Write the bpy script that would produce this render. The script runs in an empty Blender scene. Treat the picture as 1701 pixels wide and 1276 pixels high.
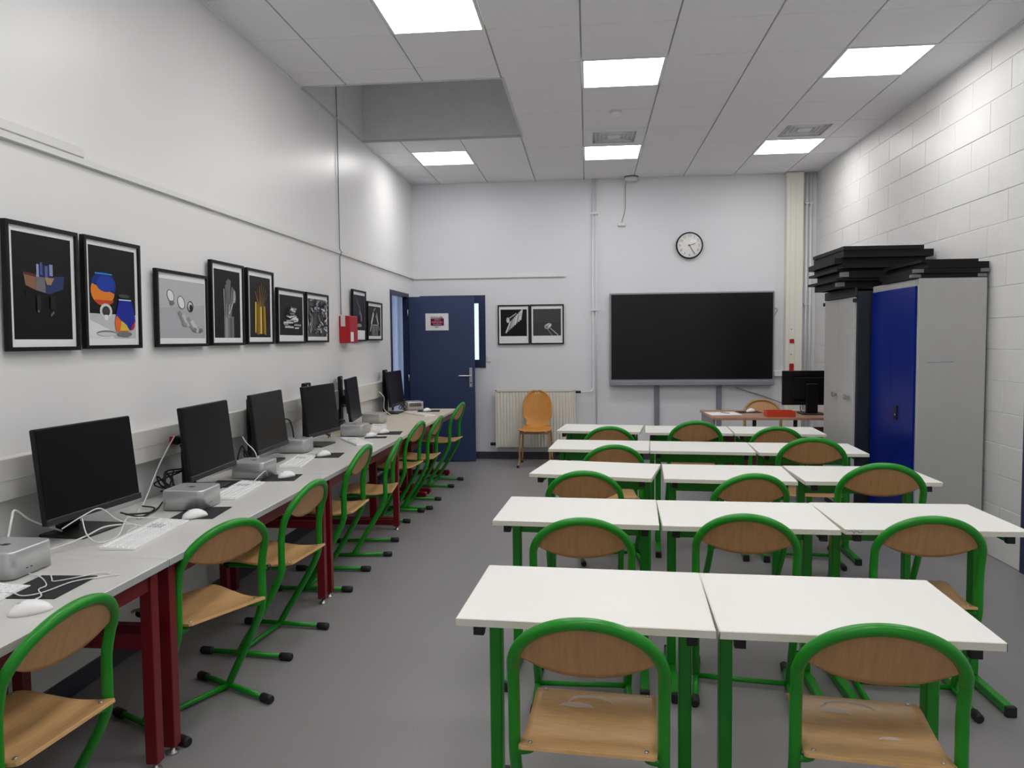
import bpy, math, random
from mathutils import Vector, Matrix
random.seed(7)
S = bpy.context.scene
C = S.collection
PI = math.pi

# ------------------------------------------------------------------ camera, world, exposure
CAM_F, CAM_YAW, CAM_PITCH, CAM_ROLL = 1257.4, .10037, .05773, -.0097
def setup_camera():
    c, s = math.cos(CAM_YAW), math.sin(CAM_YAW)
    cp, sp = math.cos(CAM_PITCH), math.sin(CAM_PITCH)
    fw = Vector((-s*cp, c*cp, -sp)); rt = Vector((c, s, 0)); up = rt.cross(fw)
    r2 = rt*math.cos(CAM_ROLL) + up*math.sin(CAM_ROLL)
    u2 = -rt*math.sin(CAM_ROLL) + up*math.cos(CAM_ROLL)
    cd = bpy.data.cameras.new('camera')
    cd.sensor_width = 36; cd.lens = CAM_F/1701*36; cd.clip_start = .05
    o = bpy.data.objects.new('camera', cd); C.objects.link(o)
    m = Matrix((r2, u2, -fw)).transposed().to_4x4()
    m.translation = (.03986, -5.48446, 1.502)
    o.matrix_world = m
    S.camera = o
setup_camera()
w = bpy.data.worlds.new('sky'); S.world = w; w.use_nodes = True
bg = w.node_tree.nodes['Background']; bg.inputs[0].default_value = (.62, .78, 1, 1); bg.inputs[1].default_value = 1.6
S.view_settings.view_transform = 'Standard'; S.view_settings.look = 'None'
S.view_settings.gamma = 1; S.view_settings.use_curve_mapping = False
S.view_settings.exposure = 0.0
LAMP = 14.0            # emission of the ceiling panels

# room
XL, XR, YB, YF, H = -2.17, 2.77, 4.01, -6.7, 3.47

# ------------------------------------------------------------------ helpers
def tag(o, label=None, cat=None, group=None, kind=None):
    if label: o['label'] = label
    if cat: o['category'] = cat
    if group: o['group'] = group
    if kind: o['kind'] = kind
    return o
def thing(name, label, cat, loc=(0, 0, 0), rz=0, group=None, scale=1):
    o = bpy.data.objects.new(name, None); C.objects.link(o); o.empty_display_size = .1
    o.location = loc; o.rotation_euler = (0, 0, rz); o.scale = (scale,)*3
    return tag(o, label, cat, group)
def link(name, me, parent=None, loc=None, rz=0):
    o = bpy.data.objects.new(name, me); C.objects.link(o)
    if parent: o.parent = parent
    if loc: o.location = loc
    if rz: o.rotation_euler = (0, 0, rz)
    return o
def copy_tree(o, parent=None):
    c = o.copy(); C.objects.link(c)
    if parent: c.parent = parent
    for ch in list(o.children): copy_tree(ch, c)
    return c

class MB:
    def __init__(s): s.v = []; s.f = []; s.sm = []; s.c = None
    def add(s, vs, fs, smooth=False):
        n = len(s.v); s.v += [tuple(p) for p in vs]
        for f in fs: s.f.append(tuple(i+n for i in f)); s.sm.append(smooth)
        return s
    def box(s, x0, x1, y0, y1, z0, z1, bev=0):
        if bev <= 0:
            vs = [(x, y, z) for z in (z0, z1) for y in (y0, y1) for x in (x0, x1)]
            return s.add(vs, [(0, 2, 3, 1), (4, 5, 7, 6), (0, 1, 5, 4), (2, 6, 7, 3), (0, 4, 6, 2), (1, 3, 7, 5)])
        b = min(bev, (x1-x0)*.49, (y1-y0)*.49, (z1-z0)*.49)
        rings = []
        for z, i in ((z0, b), (z0+b, 0), (z1-b, 0), (z1, b)):
            # octagonal outline, chamfered in plan too
            a0, a1, c0, c1 = x0+i, x1-i, y0+i, y1-i
            e = b if i == 0 else b*.6
            rings.append([(a0+e, c0, z), (a1-e, c0, z), (a1, c0+e, z), (a1, c1-e, z), (a1-e, c1, z), (a0+e, c1, z), (a0, c1-e, z), (a0, c0+e, z)])
        return s.loft(rings, cap=True)
    def loft(s, rings, cap=True, smooth=False, close=True):
        n = len(rings[0]); vs = [p for r in rings for p in r]; fs = []
        for i in range(len(rings)-1):
            for j in range(n if close else n-1):
                k = (j+1) % n
                fs.append((i*n+j, i*n+k, (i+1)*n+k, (i+1)*n+j))
        b = len(s.f)
        s.add(vs, fs, smooth)
        if cap:
            s.add([], [])
            base = len(s.v)-len(vs)
            s.f.append(tuple(base+j for j in reversed(range(n)))); s.sm.append(False)
            s.f.append(tuple(base+(len(rings)-1)*n+j for j in range(n))); s.sm.append(False)
        return s
    def tube(s, path, r, seg=10, cap=True):
        P = [Vector(p) for p in path]
        rad = r if isinstance(r, (list, tuple)) else [r]*len(P)
        T = []
        for i in range(len(P)):
            a = P[max(i-1, 0)]; b = P[min(i+1, len(P)-1)]
            t = (b-a); T.append(t.normalized() if t.length > 1e-9 else Vector((0, 0, 1)))
        n = T[0].orthogonal().normalized()
        rings = []
        for i in range(len(P)):
            if i:
                n = (n - T[i]*n.dot(T[i]))
                n = n.normalized() if n.length > 1e-6 else T[i].orthogonal().normalized()
            b = T[i].cross(n)
            rings.append([tuple(P[i] + (n*math.cos(2*PI*k/seg) + b*math.sin(2*PI*k/seg))*rad[i]) for k in range(seg)])
        return s.loft(rings, cap=cap, smooth=True)
    def prism(s, poly, axis, a, b):
        """poly of 2D points extruded along axis ('x': (y,z), 'y': (x,z), 'z': (x,y)) from a to b"""
        def P(p, t): return {'x': (t, p[0], p[1]), 'y': (p[0], t, p[1]), 'z': (p[0], p[1], t)}[axis]
        return s.loft([[P(p, a) for p in poly], [P(p, b) for p in poly]], cap=True)
    def lathe(s, prof, seg=32, center=(0, 0, 0), axis='z', cap=True):
        rings = []
        for r, h in prof:
            ring = []
            for k in range(seg):
                a = 2*PI*k/seg; x, y = r*math.cos(a), r*math.sin(a)
                p = {'z': (x, y, h), 'y': (x, h, y), 'x': (h, x, y)}[axis]
                ring.append((p[0]+center[0], p[1]+center[1], p[2]+center[2]))
            rings.append(ring)
        return s.loft(rings, cap=cap, smooth=True)
    def sheet(s, fn, nu, nv, thick, smooth=True, skip=None):
        """fn(u,v)->Vector mid surface; offset along the local normal to give thickness"""
        G = [[Vector(fn(i/nu, j/nv)) for j in range(nv+1)] for i in range(nu+1)]
        top = []; bot = []
        for i in range(nu+1):
            for j in range(nv+1):
                du = G[min(i+1, nu)][j]-G[max(i-1, 0)][j]; dv = G[i][min(j+1, nv)]-G[i][max(j-1, 0)]
                n = du.cross(dv); n = n.normalized() if n.length > 1e-12 else Vector((0, 0, 1))
                top.append(tuple(G[i][j]+n*thick/2)); bot.append(tuple(G[i][j]-n*thick/2))
        N = (nu+1)*(nv+1); idx = lambda i, j: i*(nv+1)+j
        fs = []
        cell = lambda i, j: 0 <= i < nu and 0 <= j < nv and not (skip and skip(i, j))
        sides = []
        for i in range(nu):
            for j in range(nv):
                if not cell(i, j): continue
                a, b, c, d = idx(i, j), idx(i+1, j), idx(i+1, j+1), idx(i, j+1)
                fs.append((a, b, c, d)); fs.append((d+N, c+N, b+N, a+N))
                for (p, q, ni, nj) in ((a, b, i, j-1), (b, c, i+1, j), (c, d, i, j+1), (d, a, i-1, j)):
                    if not cell(ni, nj): sides.append((p, p+N, q+N, q))
        s.add(top+bot, fs, smooth)
        base = len(s.v)-2*N
        for q in sides: s.f.append(tuple(base+k for k in q)); s.sm.append(False)
        return s
    def mesh(s, name, mat):
        me = bpy.data.meshes.new(name); me.from_pydata(s.v, [], s.f)
        me.polygons.foreach_set('use_smooth', s.sm)
        if mat: me.materials.append(mat)
        import bmesh
        bm = bmesh.new(); bm.from_mesh(me); bmesh.ops.recalc_face_normals(bm, faces=bm.faces); bm.to_mesh(me); bm.free()
        me.update()
        return me
    def build(s, name, mat, parent=None, loc=None, rz=0):
        return link(name, s.mesh(name, mat), parent, loc, rz)

def spline(pts, n=8):
    P = [Vector(p) for p in pts]; out = []
    for i in range(len(P)-1):
        p0 = P[max(i-1, 0)]; p1 = P[i]; p2 = P[i+1]; p3 = P[min(i+2, len(P)-1)]
        for k in range(n):
            t = k/n
            out.append(.5*((2*p1)+(p2-p0)*t+(2*p0-5*p1+4*p2-p3)*t*t+(3*p1-p0-3*p2+p3)*t**3))
    out.append(P[-1]); return out

# ------------------------------------------------------------------ materials
def srgb(r, g, b):
    f = lambda c: c/12.92 if c <= .04045 else ((c+.055)/1.055)**2.4
    return (f(r/255), f(g/255), f(b/255), 1)
def mat(name, col, rough=.5, metal=0, noise=0, nscale=40, bump=0, bscale=80, spec=.5, stretch=None, coat=0):
    m = bpy.data.materials.new(name); m.use_nodes = True
    nt = m.node_tree; b = nt.nodes['Principled BSDF']
    b.inputs['Base Color'].default_value = col; b.inputs['Roughness'].default_value = rough
    b.inputs['Metallic'].default_value = metal; b.inputs['Specular IOR Level'].default_value = spec
    b.inputs['Coat Weight'].default_value = coat
    if noise or bump:
        tc = nt.nodes.new('ShaderNodeTexCoord'); mp = nt.nodes.new('ShaderNodeMapping')
        nt.links.new(tc.outputs['Object'], mp.inputs[0])
        if stretch: mp.inputs['Scale'].default_value = stretch
    if noise:
        n = nt.nodes.new('ShaderNodeTexNoise'); n.inputs['Scale'].default_value = nscale; n.inputs['Detail'].default_value = 4
        nt.links.new(mp.outputs[0], n.inputs['Vector'])
        r = nt.nodes.new('ShaderNodeMapRange'); r.inputs[1].default_value = .3; r.inputs[2].default_value = .7
        r.inputs[3].default_value = 1-noise; r.inputs[4].default_value = 1+noise
        nt.links.new(n.outputs['Fac'], r.inputs[0])
        mx = nt.nodes.new('ShaderNodeMix'); mx.data_type = 'RGBA'; mx.blend_type = 'MULTIPLY'; mx.inputs[0].default_value = 1
        mx.inputs[6].default_value = col; nt.links.new(r.outputs[0], mx.inputs[7]); nt.links.new(mx.outputs[2], b.inputs['Base Color'])
    if bump:
        n = nt.nodes.new('ShaderNodeTexNoise'); n.inputs['Scale'].default_value = bscale; n.inputs['Detail'].default_value = 3
        nt.links.new(mp.outputs[0], n.inputs['Vector'])
        bp = nt.nodes.new('ShaderNodeBump'); bp.inputs['Strength'].default_value = bump; bp.inputs['Distance'].default_value = .004
        nt.links.new(n.outputs['Fac'], bp.inputs['Height']); nt.links.new(bp.outputs[0], b.inputs['Normal'])
    return m
M = {}
M['wall'] = mat('wall_paint', srgb(234, 234, 234), .36, bump=.12, bscale=60)
M['wall_back'] = mat('wall_paint_back', srgb(226, 227, 231), .45, bump=.1, bscale=60)
M['block'] = mat('painted_block', srgb(225, 225, 224), .42, noise=.02, nscale=6, bump=.5, bscale=45)
M['mortar'] = mat('block_joint', srgb(228, 229, 228), .5)
M['floor'] = mat('vinyl_floor', srgb(137, 135, 136), .42, noise=.09, nscale=150, bump=.03, bscale=30)
M['tile'] = mat('ceiling_tile', srgb(238, 238, 241), .9, noise=.03, nscale=220, bump=.15, bscale=300)
M['grid'] = mat('ceiling_grid', srgb(205, 205, 207), .6)
M['well'] = mat('well_grey', srgb(232, 233, 236), .9, noise=.03, nscale=8)
M['white_metal'] = mat('white_metal', srgb(232, 232, 230), .35)
M['white_plastic'] = mat('white_plastic', srgb(228, 228, 226), .4)
M['trunk'] = mat('trunking', srgb(214, 213, 208), .45, noise=.05, nscale=3)
M['cream'] = mat('cream_trunking', srgb(232, 229, 218), .45)
M['radiator'] = mat('radiator_enamel', srgb(226, 224, 214), .4)
M['green'] = mat('green_enamel', srgb(24, 140, 28), .32, noise=.06, nscale=15)
M['wood'] = mat('beech_ply', srgb(212, 168, 114), .38, noise=.10, nscale=9, stretch=(14, 2, 1.2))
M['wood_back'] = mat('beech_ply_back', srgb(190, 144, 96), .42, noise=.10, nscale=9, stretch=(2, 9, 1.2))
M['orange_wood'] = mat('varnished_ply', srgb(206, 142, 62), .35, noise=.07, nscale=8, stretch=(8, 8, 1.2))
M['tan_metal'] = mat('tan_metal', srgb(176, 140, 84), .4)
def rub_mat():
    m = bpy.data.materials.new('pale_rub'); m.use_nodes = True; nt = m.node_tree; b_ = nt.nodes['Principled BSDF']
    b_.inputs['Base Color'].default_value = srgb(246, 236, 226); b_.inputs['Roughness'].default_value = .7; b_.inputs['Alpha'].default_value = .6
    return m
M['rub'] = rub_mat()
M['rubber'] = mat('black_rubber', srgb(24, 24, 26), .55)
M['black'] = mat('black_plastic', srgb(17, 17, 20), .42, spec=.3)
M['dark'] = mat('dark_plastic', srgb(34, 34, 37), .45)
M['screen'] = mat('screen_glass', srgb(12, 13, 16), .3, spec=.35)
M['screen_matte'] = mat('screen_matte', srgb(11, 11, 14), .3, spec=.22)
M['white_top'] = mat('white_laminate', srgb(235, 234, 229), .42, noise=.03, nscale=180)
M['edge'] = mat('edge_band', srgb(222, 220, 208), .5)
M['desk_top'] = mat('grey_laminate', srgb(210, 209, 205), .32, noise=.03, nscale=120)
M['desk_edge'] = mat('grey_edge', srgb(176, 178, 177), .45)
M['beige_top'] = mat('beige_laminate', srgb(226, 215, 196), .38, noise=.05, nscale=14, stretch=(8, 1, 1))
M['red'] = mat('dark_red_enamel', srgb(112, 10, 26), .35)
M['silver'] = mat('silver_aluminium', srgb(198, 199, 201), .35, metal=.55)
M['steel'] = mat('steel', srgb(190, 190, 190), .3, metal=.9)
M['blue'] = mat('cabinet_blue', srgb(0, 30, 122), .3, spec=.18)
M['cab_grey'] = mat('cabinet_grey', srgb(186, 186, 184), .42, noise=.02, nscale=12)
M['cab_black'] = mat('cabinet_dark', srgb(34, 38, 46), .45)
M['navy'] = mat('door_navy', srgb(42, 58, 96), .4, noise=.04, nscale=3)
M['navy_dark'] = mat('frame_navy', srgb(34, 42, 78), .4)
M['alarm'] = mat('alarm_red', srgb(178, 22, 34), .35)
M['baseboard'] = mat('skirting', srgb(58, 60, 70), .5)
M['cable_white'] = mat('white_cable', srgb(225, 225, 224), .45)
M['cable_black'] = mat('black_cable', srgb(22, 22, 24), .5)
M['pad'] = mat('mouse_mat', srgb(30, 30, 34), .8)
M['bezel'] = mat('grey_bezel', srgb(150, 153, 162), .35, metal=.3)
M['rail_grey'] = mat('mount_grey', srgb(128, 130, 140), .45)
M['desk_wood'] = mat('desk_wood', srgb(178, 136, 112), .35, noise=.06, nscale=8, stretch=(2, 8, 1))
M['dark_red_wood'] = mat('desk_under', srgb(110, 50, 48), .45)
M['panel_grey'] = mat('desk_side', srgb(150, 150, 152), .5)
M['tray_red'] = mat('tray_red', srgb(206, 62, 26), .4)
M['paper'] = mat('paper', srgb(235, 235, 238), .6)
M['frame_black'] = mat('frame_black', srgb(18, 15, 18), .4, spec=.25)
M['slab'] = mat('slab_black', srgb(26, 25, 28), .5, spec=.2)
M['slab_grey'] = mat('slab_corner', srgb(118, 118, 122), .5)
M['peripheral'] = mat('peripheral_white', srgb(248, 248, 248), .35)
M['key_dark'] = mat('key_grey', srgb(196, 197, 198), .5)
M['dark_print'] = mat('dark_print', srgb(40, 40, 44), .5)
M['corridor'] = mat('corridor_paint', srgb(215, 220, 232), .6)
M['sand'] = mat('ply_offcut', srgb(205, 160, 100), .5)
# emission of lamps
def emis(name, col, st):
    m = bpy.data.materials.new(name); m.use_nodes = True; nt = m.node_tree; nt.nodes.clear()
    e = nt.nodes.new('ShaderNodeEmission'); o = nt.nodes.new('ShaderNodeOutputMaterial')
    e.inputs[0].default_value = col; e.inputs[1].default_value = st; nt.links.new(e.outputs[0], o.inputs[0]); return m
M['lamp'] = emis('lamp_diffuser', (1, .985, .975, 1), LAMP)
# flat print colours from a face attribute
def print_mat():
    m = bpy.data.materials.new('photo_print'); m.use_nodes = True; nt = m.node_tree; b = nt.nodes['Principled BSDF']
    a = nt.nodes.new('ShaderNodeAttribute'); a.attribute_name = 'ink'; nt.links.new(a.outputs['Color'], b.inputs['Base Color'])
    b.inputs['Roughness'].default_value = .45; b.inputs['Specular IOR Level'].default_value = .2
    return m
M['print'] = print_mat()
def translucent(name, col):
    m = bpy.data.materials.new(name); m.use_nodes = True; nt = m.node_tree; b = nt.nodes['Principled BSDF']
    b.inputs['Base Color'].default_value = col; b.inputs['Roughness'].default_value = .8
    t = nt.nodes.new('ShaderNodeBsdfTranslucent'); t.inputs[0].default_value = col
    mx = nt.nodes.new('ShaderNodeMixShader'); mx.inputs[0].default_value = .6
    nt.links.new(b.outputs[0], mx.inputs[1]); nt.links.new(t.outputs[0], mx.inputs[2]); nt.links.new(mx.outputs[0], nt.nodes['Material Output'].inputs[0]); return m
M['curtain'] = translucent('curtain_cloth', (.86, .86, .9, 1))
def glass_mat(name='window_glass', rg=.05):
    m = bpy.data.materials.new(name); m.use_nodes = True; nt = m.node_tree; nt.nodes.clear()
    g = nt.nodes.new('ShaderNodeBsdfGlossy'); g.inputs[1].default_value = rg
    t = nt.nodes.new('ShaderNodeBsdfTransparent'); mx = nt.nodes.new('ShaderNodeMixShader'); mx.inputs[0].default_value = .06
    o = nt.nodes.new('ShaderNodeOutputMaterial')
    nt.links.new(t.outputs[0], mx.inputs[1]); nt.links.new(g.outputs[0], mx.inputs[2]); nt.links.new(mx.outputs[0], o.inputs[0]); return m
M['glass'] = glass_mat(); M['clock_glass'] = glass_mat('clock_glass', .13)
def structure(o): o['kind'] = 'structure'; return o

# ------------------------------------------------------------------ room shell
structure(MB().box(XL-2.6, XR+.3, YF-.2, YB+1.8, -.12, 0).build('floor', M['floor']))
HOLE = (XL, -.6, .30, 1.94)
DOOR_Y0, DOOR_Y1, DOOR_Z = 2.87, 3.74, 2.085
b = MB(); t = .06
b.box(XL-t, XL, YF, DOOR_Y0, 0, 4.7); b.box(XL-t, XL, DOOR_Y1, YB+.2, 0, 4.7); b.box(XL-t, XL, DOOR_Y0, DOOR_Y1, DOOR_Z, 4.7)
structure(b.build('wall_left', M['wall']))
WX0, WX1, WZ0, WZ1 = -2.08, -1.245, 1.16, 2.072
b = MB()
b.box(XL-.06, WX0, YB, YB+.2, 0, H+.3); b.box(WX1, XR+.2, YB, YB+.2, 0, H+.3)
b.box(WX0, WX1, YB, YB+.2, 0, WZ0); b.box(WX0, WX1, YB, YB+.2, WZ1, H+.3)
structure(b.build('wall_back', M['wall_back']))
structure(MB().box(XL-.16, XR+.2, YF-.2, YF, 0, H+.3).build('wall_front', M['wall_back']))
# right wall: painted concrete blocks in running bond over a backing wall
D2Y0, D2Y1, D2Z = -1.42, -.46, 2.06
b = MB()
b.box(XR+.004, XR+.25, YF, D2Y0, 0, H+.3); b.box(XR+.004, XR+.25, D2Y1, YB+.2, 0, H+.3); b.box(XR+.004, XR+.25, D2Y0, D2Y1, D2Z, H+.3)
wr = structure(b.build('wall_right', M['mortar']))
courses = [0, .148]+[.148+.21*i for i in range(1, 16)]+[H+.02]
cache = {}
def block(y0, y1, z0, z1):
    k = (round(y1-y0, 3), round(z1-z0, 3))
    if k not in cache:
        m_ = MB(); ly, lz = k
        g = .0012
        m_.box(0, .05, g, ly-g, g, lz-g, bev=.0035); cache[k] = m_.mesh('block', M['block'])
    o = link('block', cache[k], wr, (XR+random.uniform(-.0012, .0012), y0, z0))
far_rest = MB()
for ci in range(len(courses)-1):
    z0, z1 = courses[ci], courses[ci+1]
    if z1-z0 < .01: continue
    off = .06 if ci % 2 == 0 else .31
    y = off-.5*14
    while y < YB:
        a, c = max(y, YF), min(y+.5, YB)
        y += .5
        if c-a < .03: continue
        spans = [(a, c)]
        if z0 < D2Z-.02:
            spans = []
            if a < D2Y0: spans.append((a, min(c, D2Y0)))
            if c > D2Y1: spans.append((max(a, D2Y1), c))
        for (p, q) in spans:
            if q-p < .03: continue
            if q > -1.6: block(p, q, z0, z1)
            else: far_rest.box(XR, XR+.05, p+.0015, q-.0015, z0+.0015, z1-.0015)
o = far_rest.build('blockwork', M['block'], wr); o['kind'] = 'stuff'
# ceiling: slab around the light well, recessed grid, lay-in tiles
b = MB(); hx0, hx1, hy0, hy1 = HOLE
b.box(hx1+.04, XR+.2, YF, YB, H+.02, H+.3); b.box(XL, hx1+.04, YF, hy0-.04, H+.02, H+.3); b.box(XL, hx1+.04, hy1+.04, YB, H+.02, H+.3)
ceil = structure(b.build('ceiling', M['grid']))
b = MB()
b.box(hx0, hx1+.039, hy1, hy1+.039, H+.018, 4.7); b.box(hx0, hx1+.039, hy0-.039, hy0, H+.018, 4.7); b.box(hx1, hx1+.039, hy0, hy1, H+.018, 4.7)
b.box(XL-.1, hx1+.039, hy0-.039, hy1+.039, 4.7, 4.75)
b.build('light_well', M['well'], ceil)
b = MB(); fwid = .022
b.box(hx0, hx1+fwid, hy0-fwid, hy0, H-.004, H+.018); b.box(hx0, hx1+fwid, hy1, hy1+fwid, H-.004, H+.018); b.box(hx1, hx1+fwid, hy0, hy1, H-.004, H+.018)
b.box(hx0, hx0+.018, hy0, hy1, H-.006, H+.004)
b.build('well_trim', M['grid'], ceil)
xs = [XL]+[.6*k for k in range(-3, 5)]+[XR]
ys = [YF]+[.6*k for k in range(-11, 7)]+[YB]
LAMPS = [(-3, 4), (0, 4), (3, 4), (0, 0), (3, 0), (-2, -2), (0, -4), (3, -4), (-2, -6), (0, -8), (3, -8), (-2, -10)]
VENTS = [(0, 3), (3, 3)]
tc = {}
for i in range(len(xs)-1):
    for j in range(len(ys)-1):
        x0, x1, y0, y1 = xs[i], xs[i+1], ys[j], ys[j+1]
        if (round(x0/.6), round(y0/.6)) in LAMPS+VENTS and abs(x1-x0-.6) < .01 and abs(y1-y0-.6) < .01: continue
        rects = [(x0, x1, y0, y1)]
        if x0 < hx1-.01:
            if y0 >= hy0 and y1 <= hy1: rects = []
            elif y0 < hy0 < y1: rects = [(x0, x1, y0, hy0)]
            elif y0 < hy1 < y1: rects = [(x0, x1, hy1, y1)]
        for (a, c, d, e) in rects:
            k = (round(c-a, 3), round(e-d, 3))
            if min(k) < .03: continue
            if k not in tc:
                m_ = MB(); m_.box(.0045, k[0]-.0045, .003, k[1]-.003, 0, .018, bev=.003); tc[k] = m_.mesh('ceiling_tile', M['tile'])
            link('ceiling_tile', tc[k], ceil, (a, d, H+random.uniform(-.0006, .0006)))
# wall angle round the ceiling edge
b = MB()
b.box(XL, XL+.02, YF, hy0, H-.006, H-.001); b.box(XL, XL+.02, hy1, YB, H-.006, H-.001); b.box(XL, XR, YB-.02, YB, H-.006, H-.001); b.box(XR-.02, XR, YF, YB, H-.006, H-.001)
b.build('edge_trim', M['tile'], ceil)

# ceiling light panels
def lamp_proto():
    r = thing('ceiling_light', 'x', 'ceiling light')
    b = MB(); o, i = .297, .281
    b.box(-o, o, -o, -i, -.004, .016); b.box(-o, o, i, o, -.004, .016); b.box(-o, -i, -i, i, -.004, .016); b.box(i, o, -i, i, -.004, .016)
    b.build('frame', M['white_metal'], r)
    MB().box(-i, i, -i, i, -.001, .012).build('diffuser', M['lamp'], r)
    return r
lp = lamp_proto()
LL = {(-3, 4): 'square ceiling light panel beyond the dark ceiling opening, above the navy door', (0, 4): 'square ceiling light panel in the middle of the far row, just past the air vent',
      (3, 4): 'square ceiling light panel in the far row, nearest the block wall', (0, 0): 'square ceiling light panel in the middle of the ceiling, nearest the smoke detector',
      (3, 0): 'larger square ceiling light panel near the block wall, over the cabinets', (-2, -2): 'large square ceiling light panel cut by the top edge of the photo'}
for n, (i, j) in enumerate(LAMPS):
    r = lp if n == 0 else copy_tree(lp)
    r.location = (.6*i+.3, .6*j+.3, H)
    r['label'] = LL.get((i, j), 'square ceiling light panel over the near half of the room behind the photographer'); r['group'] = 'square ceiling light panels' if (i, j) in LL else 'ceiling light panels behind the photographer'
# square louvred air vents
def vent_proto():
    r = thing('air_vent', 'x', 'vent')
    b = MB()
    def ring(m_, o, i, z0, z1): m_.box(-o, o, -o, -i, z0, z1); m_.box(-o, o, i, o, z0, z1); m_.box(-o, -i, -i, i, z0, z1); m_.box(i, o, -i, i, z0, z1)
    ring(b, .297, .205, 0, .018); b.build('face_plate', M['tile'], r)
    MB().box(-.205, .205, -.205, .205, .07, .08).build('dark_throat', M['dark'], r)
    b = MB(); ring(b, .207, .204, .0, .08); b.build('collar', M['grid'], r)
    for k in range(4):
        o1 = .205-.042*k
        # sloped square louvre
        m_ = MB(); i1 = o1-.028
        for z0, z1 in ((.006, .042),):
            m_.loft([[(-o1+.012, -o1+.012, .052), (o1-.012, -o1+.012, .052), (o1-.012, o1-.012, .052), (-o1+.012, o1-.012, .052)],
                     [(-o1-.004+.016, -o1-.004+.016, .05), (o1+.004-.016, -o1-.004+.016, .05), (o1+.004-.016, o1+.004-.016, .05), (-o1-.004+.016, o1+.004-.016, .05)],
                     [(-i1, -i1, .004), (i1, -i1, .004), (i1, i1, .004), (-i1, i1, .004)],
                     [(-i1+.004, -i1+.004, .006), (i1-.004, -i1+.004, .006), (i1-.004, i1-.004, .006), (-i1+.004, i1-.004, .006)],
                     [(-o1+.016, -o1+.016, .054), (o1-.016, -o1+.016, .054), (o1-.016, o1-.016, .054), (-o1+.016, o1-.016, .054)]], cap=False)
        m_.build('louvre', M['tile'], r)
    MB().box(-.06, .06, -.06, .06, .004, .01).build('centre_plate', M['tile'], r)
    return r
vp = vent_proto()
for n, ((i, j), la) in enumerate(zip(VENTS, ['square louvred air vent in front of the far middle light panel', 'square louvred air vent in front of the far light panel by the block wall'])):
    r = vp if n == 0 else copy_tree(vp)
    r.location = (.6*i+.3, .6*j+.3, H); r['label'] = la; r['group'] = 'ceiling air vents'
r = thing('smoke_detector', 'small round white smoke detector on the ceiling between middle light and vent', 'smoke detector', (.285, 1.25, H))
MB().lathe([(.055, -.001), (.055, -.012), (.0, -.012)][:2], 24).build('base', M['white_plastic'], r)
MB().lathe([(.048, -.011), (.046, -.03), (.03, -.042), (.012, -.045)], 24).build('head', M['white_plastic'], r)
r = thing('motion_sensor', 'grey and white half-round sensor under the ceiling against the back wall', 'sensor', (.57, YB-.09, H))
MB().lathe([(.085, -.001), (.085, -.016)], 28).build('base', M['rail_grey'], r)
MB().lathe([(.08, -.016), (.078, -.04), (.06, -.052), (.02, -.056)], 28).build('dome', M['white_plastic'], r)

# baseboards
b = MB(); b.box(XL, XR, YB-.012, YB, 0, .09); structure(b.build('baseboard_back', M['baseboard']))
b = MB(); b.box(XL, XL+.012, YF, DOOR_Y0-.05, 0, .09); structure(b.build('baseboard_left', M['baseboard']))
# picture rails
rl = structure(MB().box(XL, XL+.022, YF, YB, 2.285, 2.312).build('trim_1', M['white_plastic']))
MB().box(XL, XL+.028, -4.2, -2.33, 2.312, 2.355, bev=.004).build('rail_cover', M['white_plastic'], rl)
structure(MB().box(XL+.022, -.237, YB-.022, YB, 2.285, 2.312).build('trim_2', M['white_plastic']))
MB().box(-2.15, -2.1, YB-.06, YB, 2.055, 2.085)

# ------------------------------------------------------------------ doorway in the left wall, open navy door, corridor behind
fr = MB(); fw_ = .045
fr.box(XL-.062, XL+.012, DOOR_Y0, DOOR_Y0+fw_, 0, DOOR_Z); fr.box(XL-.062, XL+.012, DOOR_Y1-fw_, DOOR_Y1, 0, DOOR_Z); fr.box(XL-.062, XL+.012, DOOR_Y0+fw_, DOOR_Y1-fw_, DOOR_Z-fw_, DOOR_Z)
structure(fr.build('trim_3', M['navy_dark']))
DL = thing('door_1', '', '', (XL+.018, DOOR_Y1-.035, 0), math.atan2(.06, .79)); 
for k in ('label', 'category'):
    if k in DL: del DL[k]
structure(DL)
MB().box(0, .805, -.02, .02, .012, 2.045, bev=.003).build('leaf', M['navy'], DL)
hp = MB().box(.735, .773, -.028, -.02, .93, 1.17, bev=.003).build('handle_plate', M['steel'], DL)
m_ = MB(); m_.tube([(.755, -.02, 1.07), (.755, -.065, 1.07)], .009, 10); m_.tube(spline([(.755, -.062, 1.07), (.725, -.068, 1.07), (.60, -.066, 1.07)], 5), .009, 10)
m_.build('door_lever', M['steel'], hp)
MB().lathe([(.009, -.034), (.009, -.028)], 14, (.755, 0, .985), 'y').build('lock_cylinder', M['rubber'], hp)
for z in (.25, 1.05, 1.85):
    MB().tube([(-.012, -.026, z-.04), (-.012, -.026, z+.04)], .009, 8).build('hinge', M['steel'], DL)
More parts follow.
